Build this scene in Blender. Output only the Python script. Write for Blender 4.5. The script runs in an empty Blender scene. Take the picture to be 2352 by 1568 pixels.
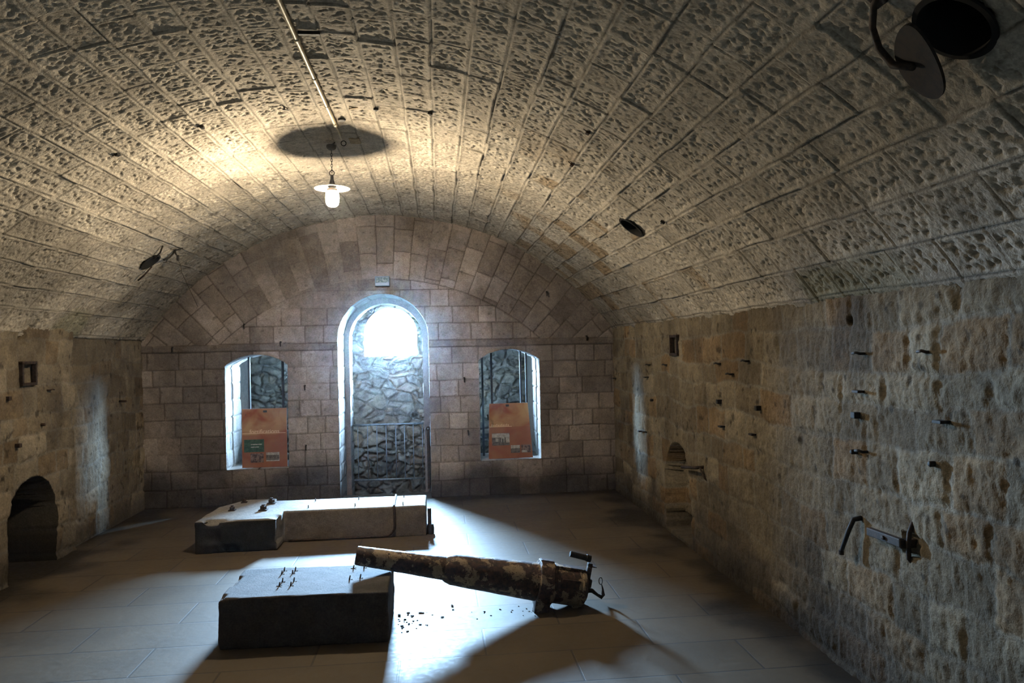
import bpy, bmesh, math, random
import numpy as np
from mathutils import Vector, Matrix

random.seed(7)
SC = bpy.context.scene
COL = SC.collection
PI = math.pi

# ------------------------------------------------------------------ camera
cam_d = bpy.data.cameras.new('camera')
cam_d.sensor_fit = 'HORIZONTAL'
cam_d.sensor_width = 36.0
cam_d.lens = 36.0 * 1700.0 / 2352.0
cam_d.clip_start = 0.05
cam = bpy.data.objects.new('camera', cam_d)
COL.objects.link(cam)
VPX, VPY, SL = 1006.0, 806.0, -0.022
dY = np.array([VPX - 1176, VPY - 784, 1700.0]); dY /= np.linalg.norm(dY)
dX = np.array([1.0, SL, 0.0]); dX -= (dX @ dY) * dY; dX /= np.linalg.norm(dX)
dZ = np.cross(dY, dX); dZ *= -np.sign(dZ[1])
# rows: world axes in camera (right, down, forward)
right = (dX[0], dY[0], dZ[0]); down = (dX[1], dY[1], dZ[1]); fwd = (dX[2], dY[2], dZ[2])
M = Matrix(((right[0], -down[0], -fwd[0], 0), (right[1], -down[1], -fwd[1], 0),
            (right[2], -down[2], -fwd[2], 0), (0, 0, 0, 1)))
M.translation = Vector((0, 0, 1.6))
cam.matrix_world = M
SC.camera = cam

# ------------------------------------------------------------------ exposure, sky, daylight
SC.view_settings.view_transform = 'Standard'
SC.view_settings.look = 'None'
SC.view_settings.gamma = 1.0
SC.view_settings.exposure = 0.0
SC.view_settings.use_curve_mapping = False
SC.cycles.use_denoising = True
SC.cycles.max_bounces = 6
SC.cycles.diffuse_bounces = 4
SC.cycles.glossy_bounces = 2
SC.cycles.volume_bounces = 0
SC.cycles.use_adaptive_sampling = True
SC.cycles.adaptive_threshold = 0.08
SC.cycles.adaptive_min_samples = 20
SC.cycles.sample_clamp_indirect = 6.0
SKY = 2100.0
LAMP = 1250.0
wd = bpy.data.worlds.new('sky'); SC.world = wd
wd.use_nodes = True
bg = wd.node_tree.nodes['Background']
bg.inputs['Color'].default_value = (0.40, 0.67, 1.0, 1)
bg.inputs['Strength'].default_value = SKY
pd = bpy.data.lights.new('daylight_portal', 'AREA')
pd.shape = 'RECTANGLE'; pd.size = 0.72; pd.size_y = 0.74
pd.cycles.is_portal = True
po = bpy.data.objects.new('daylight_portal', pd)
po.location = (-0.612, 9.78, 1.87); po.rotation_euler = (-PI / 2, 0, 0)
COL.objects.link(po)

# ------------------------------------------------------------------ numpy noise
def _h(ix, iy, iz, s):
    x = (ix.astype(np.int64) * 374761393 + iy.astype(np.int64) * 668265263 + iz.astype(np.int64) * 2147483647 + s * 1274126177) & 0xffffffff
    x = ((x ^ (x >> 13)) * 1274126177) & 0xffffffff
    x = ((x ^ (x >> 16)) * 2246822519) & 0xffffffff
    x = x ^ (x >> 15)
    return (x & 0xffffff) / float(0xffffff)

def noise3(x, y, z, s=0):
    xi, yi, zi = np.floor(x), np.floor(y), np.floor(z)
    fx, fy, fz = x - xi, y - yi, z - zi
    w = lambda t: t * t * t * (t * (t * 6 - 15) + 10)
    fx, fy, fz = w(fx), w(fy), w(fz)
    r = 0
    for a in (0, 1):
        for b in (0, 1):
            for c in (0, 1):
                r = r + _h(xi + a, yi + b, zi + c, s) * (fx if a else 1 - fx) * (fy if b else 1 - fy) * (fz if c else 1 - fz)
    return r * 2 - 1

def noise2(x, y, s=0):
    xi, yi = np.floor(x), np.floor(y)
    fx, fy = x - xi, y - yi
    w = lambda t: t * t * t * (t * (t * 6 - 15) + 10)
    fx, fy = w(fx), w(fy)
    z = np.zeros_like(xi)
    g = lambda a, b: _h(xi + a, yi + b, z, s)
    return ((g(0, 0) * (1 - fx) + g(1, 0) * fx) * (1 - fy) + (g(0, 1) * (1 - fx) + g(1, 1) * fx) * fy) * 2 - 1

def perlin(x, y, s=0):
    a0 = .6; x, y = x * math.cos(a0) - y * math.sin(a0), x * math.sin(a0) + y * math.cos(a0)
    xi, yi = np.floor(x), np.floor(y); fx, fy = x - xi, y - yi
    w = lambda t: t * t * t * (t * (t * 6 - 15) + 10)
    z = np.zeros_like(xi)
    def g(a, b):
        t = _h(xi + a, yi + b, z, s) * 2 * PI
        return np.cos(t) * (fx - a) + np.sin(t) * (fy - b)
    u, v = w(fx), w(fy)
    return ((g(0, 0) * (1 - u) + g(1, 0) * u) * (1 - v) + (g(0, 1) * (1 - u) + g(1, 1) * u) * v) * 1.5

def fbm2(x, y, s=0, o=4):
    r = 0; a = 1.0; t = 0
    for i in range(o):
        r = r + a * noise2(x * 2 ** i + 3.1 * i, y * 2 ** i - 7.7 * i, s + i); t += a; a *= .5
    return r / t

def fbm3(x, y, z, s=0, o=4):
    r = 0; a = 1.0; t = 0
    for i in range(o):
        f = 2 ** i
        r = r + a * noise3(x * f + 3.1 * i, y * f, z * f - 5.2 * i, s + i); t += a; a *= .5
    return r / t

def worley(x, y, s=0):
    xi, yi = np.floor(x), np.floor(y)
    f1 = np.full(x.shape, 9.0); f2 = f1.copy(); idn = np.zeros(x.shape)
    z0 = np.zeros_like(xi)
    for a in (-1, 0, 1):
        for b in (-1, 0, 1):
            cx, cy = xi + a, yi + b
            px = cx + _h(cx, cy, z0, s) * .9 + .05; py = cy + _h(cx, cy, z0 + 1, s) * .9 + .05
            d = np.hypot(px - x, py - y)
            near = d < f1
            f2 = np.where(near, f1, np.minimum(f2, d))
            idn = np.where(near, _h(cx, cy, z0 + 2, s), idn)
            f1 = np.where(near, d, f1)
    return f1, f2, idn

def sst(a, b, x):
    t = np.clip((x - a) / (b - a), 0, 1)
    return t * t * (3 - 2 * t)

def courses(u, v, vb, wmin, wmax, seed, warp=0.0, wf=4.0):
    """stone courses: returns distance to nearest joint and per-stone random numbers"""
    if warp:
        u = u + warp * noise2(u * wf, v * wf, seed + 91)
        v = v + warp * .6 * noise2(u * wf * .7 + 9, v * wf, seed + 92)
    vb = np.asarray(vb)
    row = np.clip(np.searchsorted(vb, v) - 1, 0, len(vb) - 2)
    dv = np.minimum(v - vb[row], vb[row + 1] - v)
    du = np.full(u.shape, 9.0); col = np.zeros(u.shape)
    rs = np.random.RandomState(seed)
    umin, umax = u.min() - 1, u.max() + 1
    for r in range(len(vb) - 1):
        w = rs.uniform(wmin, wmax, int((umax - umin) / wmin) + 4)
        b = umin + np.cumsum(w) - rs.uniform(0, wmax)
        m = row == r
        if not m.any():
            continue
        c = np.clip(np.searchsorted(b, u[m]) - 1, 0, len(b) - 2)
        du[m] = np.minimum(np.abs(u[m] - b[c]), np.abs(b[c + 1] - u[m])); col[m] = c
    z = np.zeros_like(col)
    r1 = _h(row.astype(float), col, z, seed + 5); r2 = _h(row.astype(float), col, z + 1, seed + 5); r3 = _h(row.astype(float), col, z + 2, seed + 5)
    return np.abs(du), np.abs(dv), r1, r2, r3

# ------------------------------------------------------------------ object helpers
def tag(o, label=None, cat=None, group=None, kind=None):
    if label: o['label'] = label
    if cat: o['category'] = cat
    if group: o['group'] = group
    if kind: o['kind'] = kind
    return o

def empty(name, loc, label, cat, group=None, rot=None):
    o = bpy.data.objects.new(name, None); COL.objects.link(o)
    o.location = loc; o.empty_display_size = .05
    if rot: o.rotation_euler = rot
    return tag(o, label, cat, group)

def link(name, me, mat, parent=None, smooth=True):
    if mat is not None:
        me.materials.append(mat)
    o = bpy.data.objects.new(name, me); COL.objects.link(o)
    if smooth:
        me.polygons.foreach_set('use_smooth', [True] * len(me.polygons))
    if parent: o.parent = parent
    return o

def obj(name, bm, mat, parent=None, smooth=False, angle=None):
    bm.normal_update()
    me = bpy.data.meshes.new(name); bm.to_mesh(me); bm.free()
    o = link(name, me, mat, parent, smooth)
    if smooth and angle:
        me.set_sharp_from_angle(angle=angle)
    return o

def grid_mesh(name, P, ccol, keep=None, flip=False):
    """P (n,m,3) vertex grid, ccol (n,m,3) colours, keep (n-1,m-1) bool faces"""
    n, m = P.shape[:2]
    idx = np.arange(n * m).reshape(n, m)
    q = np.stack([idx[:-1, :-1], idx[1:, :-1], idx[1:, 1:], idx[:-1, 1:]], -1)
    if flip: q = q[..., ::-1]
    q = q[keep] if keep is not None else q.reshape(-1, 4)
    me = bpy.data.meshes.new(name)
    me.vertices.add(n * m); me.vertices.foreach_set('co', P.reshape(-1).astype(np.float32))
    me.loops.add(q.size); me.loops.foreach_set('vertex_index', q.reshape(-1).astype(np.int32))
    me.polygons.add(len(q))
    me.polygons.foreach_set('loop_start', np.arange(0, q.size, 4, dtype=np.int32))
    me.polygons.foreach_set('loop_total', np.full(len(q), 4, dtype=np.int32))
    ca = me.color_attributes.new('tint', 'FLOAT_COLOR', 'POINT')
    c4 = np.ones((n * m, 4), np.float32); c4[:, :3] = np.clip(ccol.reshape(-1, 3), 0.004, 1)
    ca.data.foreach_set('color', c4.reshape(-1))
    me.update(calc_edges=True)
    return me

def set_tint(me, c):
    ca = me.color_attributes.new('tint', 'FLOAT_COLOR', 'POINT')
    c4 = np.ones((len(me.vertices), 4), np.float32); c4[:, :3] = np.clip(c, 0.004, 1)
    ca.data.foreach_set('color', c4.reshape(-1))

def snap(u, v, sdf, h):
    d = sdf(u, v); e = 1e-4
    gx = (sdf(u + e, v) - sdf(u - e, v)) / (2 * e); gy = (sdf(u, v + e) - sdf(u, v - e)) / (2 * e)
    m = np.abs(d) < h * .62
    u = np.where(m, u - d * gx, u); v = np.where(m, v - d * gy, v)
    d = np.where(m, 0, d)
    return u, v, d

def arch_sdf(xc, w, z0, zs, rise):
    hw = w / 2; r = (hw * hw + rise * rise) / (2 * rise); zc = zs + rise - r
    def f(x, z):
        side = np.maximum(np.abs(x - xc) - hw, z0 - z)
        top = np.hypot(x - xc, np.maximum(z, zc) - zc) - r
        return np.where(z > zs, np.maximum(top, side), side)
    return f

def arch_outline(xc, w, z0, zs, rise, n=24, m=40):
    hw = w / 2; r = (hw * hw + rise * rise) / (2 * rise); zc = zs + rise - r
    a = math.asin(min(1, hw / r))
    pts = [(xc - hw, z0 + (zs - z0) * i / m) for i in range(m)]
    pts += [(xc + r * math.sin(t), zc + r * math.cos(t)) for t in np.linspace(-a, a, n)]
    pts += [(xc + hw, zs - (zs - z0) * (i + 1) / m) for i in range(m)]
    return pts

def box(bm, c, s, rot=None, bevel=0.0):
    r = bmesh.ops.create_cube(bm, size=1.0)
    vs = r['verts']
    for v in vs:
        v.co = Vector((v.co.x * s[0], v.co.y * s[1], v.co.z * s[2]))
    if bevel:
        es = list({e for v in vs for e in v.link_edges})
        g = bmesh.ops.bevel(bm, geom=es, offset=bevel, segments=2, affect='EDGES', profile=.6)
        vs = list({v for f in g['faces'] for v in f.verts} | {v for v in vs if v.is_valid})
    m = Matrix.Translation(Vector(c))
    if rot is not None:
        m = m @ (rot.to_matrix().to_4x4() if hasattr(rot, 'to_matrix') else rot)
    for v in vs: v.co = m @ v.co
    return vs

def tube(bm, pts, r, n=10, cap=True, closed=False):
    pts = [Vector(p) for p in pts]; k = len(pts)
    rr = r if isinstance(r, (list, tuple)) else [r] * k
    rings = []; up = None
    for i, p in enumerate(pts):
        if closed: t = pts[(i + 1) % k] - pts[i - 1]
        else: t = pts[min(i + 1, k - 1)] - pts[max(i - 1, 0)]
        t.normalize()
        if up is None:
            up = t.orthogonal().normalized()
        up = (up - t * up.dot(t))
        up = up.normalized() if up.length > 1e-6 else t.orthogonal().normalized()
        s = t.cross(up)
        rings.append([bm.verts.new(p + rr[i] * (math.cos(2 * PI * j / n) * up + math.sin(2 * PI * j / n) * s)) for j in range(n)])
    rng = range(k) if closed else range(k - 1)
    for i in rng:
        a, b = rings[i], rings[(i + 1) % k]
        for j in range(n):
            bm.faces.new((a[j], a[(j + 1) % n], b[(j + 1) % n], b[j]))
    if cap and not closed:
        bm.faces.new(rings[0][::-1]); bm.faces.new(rings[-1])

def lathe(bm, prof, M4=Matrix.Identity(4), n=40, close=True):
    """prof: (radius, height) pairs, turned round local Z"""
    rings = []
    for r, h in prof:
        if r < 1e-5: rings.append([bm.verts.new(M4 @ Vector((0, 0, h)))])
        else: rings.append([bm.verts.new(M4 @ Vector((r * math.cos(2 * PI * j / n), r * math.sin(2 * PI * j / n), h))) for j in range(n)])
    for a, b in zip(rings, rings[1:]):
        for j in range(n):
            k = (j + 1) % n
            if len(a) == 1 and len(b) == 1: continue
            if len(a) == 1: bm.faces.new((a[0], b[k], b[j]))
            elif len(b) == 1: bm.faces.new((a[j], a[k], b[0]))
            else: bm.faces.new((a[j], a[k], b[k], b[j]))

# ------------------------------------------------------------------ materials
def new_mat(name):
    m = bpy.data.materials.new(name); m.use_nodes = True
    nt = m.node_tree; b = nt.nodes['Principled BSDF']
    return m, nt, b

def N(nt, t, **kw):
    n = nt.nodes.new(t)
    for k, v in kw.items():
        if k in n.inputs: n.inputs[k].default_value = v
        else: setattr(n, k, v)
    return n

def mixc(nt, fac, a, b, mode='MIX'):
    n = nt.nodes.new('ShaderNodeMix'); n.data_type = 'RGBA'; n.blend_type = mode
    for i, x in ((0, fac), (6, a), (7, b)):
        if hasattr(x, 'is_linked'): nt.links.new(x, n.inputs[i])
        else: n.inputs[i].default_value = x if i == 0 else (*x[:3], 1)
    return n.outputs[2]

def ramp(nt, src, a, b, ca=(0, 0, 0, 1), cb=(1, 1, 1, 1)):
    r = nt.nodes.new('ShaderNodeValToRGB')
    r.color_ramp.elements[0].position = a; r.color_ramp.elements[1].position = b
    r.color_ramp.elements[0].color = ca; r.color_ramp.elements[1].color = cb
    nt.links.new(src, r.inputs[0]); return r.outputs[0]

def stone_mat(name, scale=60.0, strength=.5, rough=.92, spec=.2, tint=None, dist=.004):
    m, nt, b = new_mat(name)
    tc = N(nt, 'ShaderNodeTexCoord')
    n1 = N(nt, 'ShaderNodeTexNoise', Scale=scale, Detail=3.0, Roughness=.65); nt.links.new(tc.outputs['Object'], n1.inputs['Vector'])
    n2 = N(nt, 'ShaderNodeTexNoise', Scale=scale * .22, Detail=3.0, Roughness=.6); nt.links.new(tc.outputs['Object'], n2.inputs['Vector'])
    if tint is None:
        at = N(nt, 'ShaderNodeAttribute'); at.attribute_name = 'tint'; base = at.outputs['Color']
    else:
        rgb = N(nt, 'ShaderNodeRGB'); rgb.outputs[0].default_value = (*tint, 1); base = rgb.outputs[0]
    c = mixc(nt, 1.0, base, ramp(nt, n1.outputs['Fac'], .3, .72, (.72, .71, .70, 1), (1.22, 1.2, 1.18, 1)), 'MULTIPLY')
    c = mixc(nt, 1.0, c, ramp(nt, n2.outputs['Fac'], .3, .7, (.8, .8, .8, 1), (1.12, 1.1, 1.08, 1)), 'MULTIPLY')
    nt.links.new(c, b.inputs['Base Color'])
    b.inputs['Roughness'].default_value = rough; b.inputs['Specular IOR Level'].default_value = spec
    add = N(nt, 'ShaderNodeMath', operation='ADD'); nt.links.new(n1.outputs['Fac'], add.inputs[0]); nt.links.new(n2.outputs['Fac'], add.inputs[1])
    bp = N(nt, 'ShaderNodeBump', Strength=strength, Distance=dist); nt.links.new(add.outputs[0], bp.inputs['Height'])
    nt.links.new(bp.outputs[0], b.inputs['Normal'])
    return m

M_vault = stone_mat('vault_stone', 75, .7, dist=.006)
M_wall = stone_mat('wall_stone', 65, .8, dist=.006)
M_back = stone_mat('ashlar_stone', 80, .6, dist=.005)
M_rubble = stone_mat('rubble_stone', 60, .8, dist=.006)
M_conc = stone_mat('concrete', 90, .6, rough=.85, spec=.22)
M_crumb = stone_mat('rubble_crumb', 120, .6, tint=(.10, .08, .06))

def metal(name, col, col2, scale=40, rough=.7, met=.3, lo=.42, hi=.58, bump=.4, bd=.002):
    m, nt, b = new_mat(name)
    tc = N(nt, 'ShaderNodeTexCoord')
    n1 = N(nt, 'ShaderNodeTexNoise', Scale=scale, Detail=7.0, Roughness=.7); nt.links.new(tc.outputs['Object'], n1.inputs['Vector'])
    nt.links.new(ramp(nt, n1.outputs['Fac'], lo, hi, (*col, 1), (*col2, 1)), b.inputs['Base Color'])
    b.inputs['Metallic'].default_value = met; b.inputs['Roughness'].default_value = rough
    bp = N(nt, 'ShaderNodeBump', Strength=bump, Distance=bd); nt.links.new(n1.outputs['Fac'], bp.inputs['Height'])
    nt.links.new(bp.outputs[0], b.inputs['Normal'])
    return m

M_rust = metal('rusted_iron', (.018, .013, .010), (.055, .032, .021))
M_drust = metal('dark_rust', (.010, .008, .007), (.028, .018, .012), 40, .92, 0)
M_black = metal('black_iron', (.012, .012, .013), (.03, .025, .022))
M_galv = metal('galvanised_steel', (.12, .14, .15), (.22, .24, .25), 30, .5, .5)
M_brass = metal('painted_conduit', (.42, .36, .24), (.55, .48, .33), 20, .45, .1)
M_void = metal('dark_recess', (.006, .006, .006), (.012, .010, .009), 20, .95, 0)  # near black, carries the shade inside the vent pipes
M_chip = metal('stained_tin', (.25, .17, .09), (.42, .32, .18), 40, .7, .1)

def gun_mat():
    m, nt, b = new_mat('flaking_gun_paint')
    tc = N(nt, 'ShaderNodeTexCoord')
    n1 = N(nt, 'ShaderNodeTexNoise', Scale=9.0, Detail=7.0, Roughness=.68, Distortion=.35); nt.links.new(tc.outputs['Object'], n1.inputs['Vector'])
    n2 = N(nt, 'ShaderNodeTexNoise', Scale=46.0, Detail=4.0, Roughness=.6); nt.links.new(tc.outputs['Object'], n2.inputs['Vector'])
    vo = N(nt, 'ShaderNodeTexVoronoi', Scale=70.0); nt.links.new(tc.outputs['Object'], vo.inputs['Vector'])
    iron = ramp(nt, n2.outputs['Fac'], .35, .65, (.016, .013, .012, 1), (.085, .042, .03, 1))
    paint = ramp(nt, n2.outputs['Fac'], .3, .7, (.20, .14, .085, 1), (.34, .26, .165, 1))
    mask = ramp(nt, n1.outputs['Fac'], .525, .545)
    spots = ramp(nt, vo.outputs['Distance'], .16, .22)
    fac = mixc(nt, 1.0, mask, spots, 'MULTIPLY')
    nt.links.new(mixc(nt, fac, iron, paint), b.inputs['Base Color'])
    b.inputs['Roughness'].default_value = .62; b.inputs['Metallic'].default_value = .1
    add = N(nt, 'ShaderNodeMath', operation='MULTIPLY_ADD'); nt.links.new(mask, add.inputs[0]); add.inputs[1].default_value = .6; nt.links.new(n2.outputs['Fac'], add.inputs[2])
    bp = N(nt, 'ShaderNodeBump', Strength=.6, Distance=.004); nt.links.new(add.outputs[0], bp.inputs['Height'])
    nt.links.new(bp.outputs[0], b.inputs['Normal'])
    return m
M_gun = gun_mat()

def floor_mat():
    m, nt, b = new_mat('floor_slabs')
    tc = N(nt, 'ShaderNodeTexCoord')
    mp = N(nt, 'ShaderNodeMapping'); mp.inputs['Location'].default_value = (-.22, -4.27 + .372 * 12, 0)
    nt.links.new(tc.outputs['Object'], mp.inputs['Vector'])
    br = nt.nodes.new('ShaderNodeTexBrick'); br.offset = .5; br.offset_frequency = 2; br.squash = 1
    br.inputs['Scale'].default_value = 1.0; br.inputs['Mortar Size'].default_value = .006; br.inputs['Mortar Smooth'].default_value = .3
    br.inputs['Brick Width'].default_value = .9; br.inputs['Row Height'].default_value = .372; br.inputs['Bias'].default_value = 0
    br.inputs['Color1'].default_value = (.085, .064, .041, 1); br.inputs['Color2'].default_value = (.102, .078, .052, 1); br.inputs['Mortar'].default_value = (.05, .042, .035, 1)
    nt.links.new(mp.outputs[0], br.inputs['Vector'])
    n1 = N(nt, 'ShaderNodeTexNoise', Scale=3.0, Detail=6.0, Roughness=.6); nt.links.new(tc.outputs['Object'], n1.inputs['Vector'])
    n2 = N(nt, 'ShaderNodeTexNoise', Scale=26.0, Detail=5.0, Roughness=.7); nt.links.new(tc.outputs['Object'], n2.inputs['Vector'])
    mp2 = N(nt, 'ShaderNodeMapping'); mp2.inputs['Scale'].default_value = (3.0, 9.0, 1); nt.links.new(tc.outputs['Object'], mp2.inputs['Vector'])
    n3 = N(nt, 'ShaderNodeTexNoise', Scale=1.6, Detail=8.0, Roughness=.75); nt.links.new(mp2.outputs[0], n3.inputs['Vector'])
    at = N(nt, 'ShaderNodeAttribute'); at.attribute_name = 'tint'
    c = mixc(nt, 1.0, br.outputs['Color'], ramp(nt, n1.outputs['Fac'], .3, .7, (.82, .82, .82, 1), (1.12, 1.12, 1.1, 1)), 'MULTIPLY')
    c = mixc(nt, 1.0, c, ramp(nt, n2.outputs['Fac'], .3, .7, (.9, .9, .9, 1), (1.08, 1.08, 1.08, 1)), 'MULTIPLY')
    c = mixc(nt, 1.0, c, ramp(nt, n3.outputs['Fac'], .66, .72, (1, 1, 1, 1), (.5, .47, .42, 1)), 'MULTIPLY')
    c = mixc(nt, 1.0, c, at.outputs['Color'], 'MULTIPLY')
    nt.links.new(c, b.inputs['Base Color'])
    rr = ramp(nt, n2.outputs['Fac'], .3, .7, (.52, .52, .52, 1), (.68, .68, .68, 1)); nt.links.new(rr, b.inputs['Roughness'])
    b.inputs['Specular IOR Level'].default_value = .28
    ad = N(nt, 'ShaderNodeMath', operation='MULTIPLY_ADD'); nt.links.new(br.outputs['Fac'], ad.inputs[0]); ad.inputs[1].default_value = -.9; nt.links.new(n2.outputs['Fac'], ad.inputs[2])
    bp = N(nt, 'ShaderNodeBump', Strength=.35, Distance=.003); nt.links.new(ad.outputs[0], bp.inputs['Height'])
    nt.links.new(bp.outputs[0], b.inputs['Normal'])
    return m
M_floor = floor_mat()

def plain(name, col, rough=.6, emit=None, es=0.0, spec=.5, trans=0.0):
    m, nt, b = new_mat(name)
    b.inputs['Base Color'].default_value = (*col, 1); b.inputs['Roughness'].default_value = rough
    b.inputs['Specular IOR Level'].default_value = spec
    if trans: b.inputs['Transmission Weight'].default_value = trans
    if emit:
        b.inputs['Emission Color'].default_value = (*emit, 1); b.inputs['Emission Strength'].default_value = es
    return m
M_enamel = plain('white_enamel', (.85, .84, .80), .35)
M_globe = plain('glowing_glass', (1, .95, .85), .3, (1.0, .83, .58), LAMP)
M_plaster = stone_mat('lime_plaster', 30, .3, tint=(.52, .49, .45))

# ------------------------------------------------------------------ room dimensions
XL, XR, YE, YB = -3.06, 1.95, 8.15, -2.2
XC, ZC, RV = -.56, -.01, 3.10
ZS = 1.83
rs = np.random.RandomState(3)

def colmix(a, b, t):
    return np.asarray(a) * (1 - t[..., None]) + np.asarray(b) * t[..., None]

# ------------------------------------------------------------------ vault
JO = [-2.93, -2.716, -2.542, -2.36, -2.182, -1.996, -1.823, -1.664, -1.493, -1.326, -1.171, -.989, -.839, -.659, -.514, -.303, -.132, .04, .21, .387,
      .557, .744, .916, 1.105, 1.272, 1.476, 1.634, 1.822, 1.99, 2.161, 2.32, 2.515, 2.716, 2.90]
VENTS = [(1.80, 2.075, .098), (5.006, 2.06, .088), (6.70, -2.06, .085)]
ys = np.concatenate([np.linspace(YB, 1.45, 60)[:-1], np.linspace(1.45, 8.22, 900)])
ar = np.linspace(-2.96, 2.94, 780)
U, V = np.meshgrid(ys, ar, indexing='ij')
hc = .0075
vd = np.full(U.shape, 9.0)
for (vy, va, vr) in VENTS:
    U, V, d = snap(U, V, lambda u, v: np.hypot(u - vy, v - va) - vr, hc)
    vd = np.minimum(vd, d)
du, dv, r1, r2, r3 = courses(U, V + .006 * noise2(U * 3.2, V * 2.0, 11), JO, .20, .34, 21, .005, 9)
e = np.minimum(du * 1.15, dv)
inner = sst(.008, .034, e)
sc_ = 1 + .35 * (r3 - .5)
n_p = perlin(U * 40 * sc_, V * 33, 31) * .7 + perlin(U * 75, V * 68, 32) * .4
n_q = perlin(U * 26 + 4.3, V * 22, 33) * .7 + perlin(U * 52, V * 48, 34) * .45
pit = sst(.0, .55, n_p) * (.4 + .6 * r2) + .8 * sst(.05, .6, n_q) * (.15 + .85 * r3)
groove = (1 - sst(.0, .0055, dv)) * .006 + (1 - sst(0, .006, du)) * .007
ridge = np.exp(-((dv - .011) / .006) ** 2) * .0018
disp = (r1 - .5) * .013 + groove - ridge + inner * (.001 + .015 * pit) + .004 * fbm2(U * 5, V * 5, 35, 3)
disp = disp + np.where(vd < -1e-6, .30, 0)
ang = V / RV
rad = RV + disp
P = np.stack([XC + rad * np.sin(ang), U, ZC + rad * np.cos(ang)], -1)
base = colmix((.52, .48, .42), (.62, .58, .515), r2)
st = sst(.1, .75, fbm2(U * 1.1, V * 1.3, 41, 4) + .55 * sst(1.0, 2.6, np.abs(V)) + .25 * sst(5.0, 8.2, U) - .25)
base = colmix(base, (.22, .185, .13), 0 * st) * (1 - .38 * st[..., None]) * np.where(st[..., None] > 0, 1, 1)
och = sst(.35, .6, noise2(U * 2.3, V * 2.6, 43) * .5 + (r3 - .5) * 1.3) * sst(.9, 1.5, V) * sst(3.4, 5.2, U)
base = base * (1 - .6 * och[..., None]) + np.array((.26, .16, .06)) * .6 * och[..., None]
grn = sst(.45, .8, noise2(U * 1.7, V * 2.1, 44)) * sst(2.1, 2.7, np.abs(V)) * .45
base = base * (1 - grn[..., None]) + np.array((.17, .19, .09)) * grn[..., None]
spot = sst(.55, .8, fbm2(U * 22, V * 22, 45, 3) + .25 * sst(4.0, 7.5, U))
base = base * (1 - .55 * spot[..., None])
jl = (1 - sst(.002, .006, np.minimum(dv, du * 1.4)))
base = base * (1 - .5 * jl[..., None])
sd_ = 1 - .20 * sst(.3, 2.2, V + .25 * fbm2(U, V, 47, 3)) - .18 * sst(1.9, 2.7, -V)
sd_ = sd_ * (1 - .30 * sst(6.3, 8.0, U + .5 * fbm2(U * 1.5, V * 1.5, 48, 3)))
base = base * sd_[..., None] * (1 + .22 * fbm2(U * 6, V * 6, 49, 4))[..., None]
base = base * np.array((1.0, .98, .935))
base = np.where((vd < -1e-6)[..., None], np.array((.02, .018, .015)), base)  # vent depths painted near black, the hole's shade in the colour
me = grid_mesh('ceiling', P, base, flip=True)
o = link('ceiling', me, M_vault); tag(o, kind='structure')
o['label'] = 'barrel vault of tooled limestone blocks'

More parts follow.
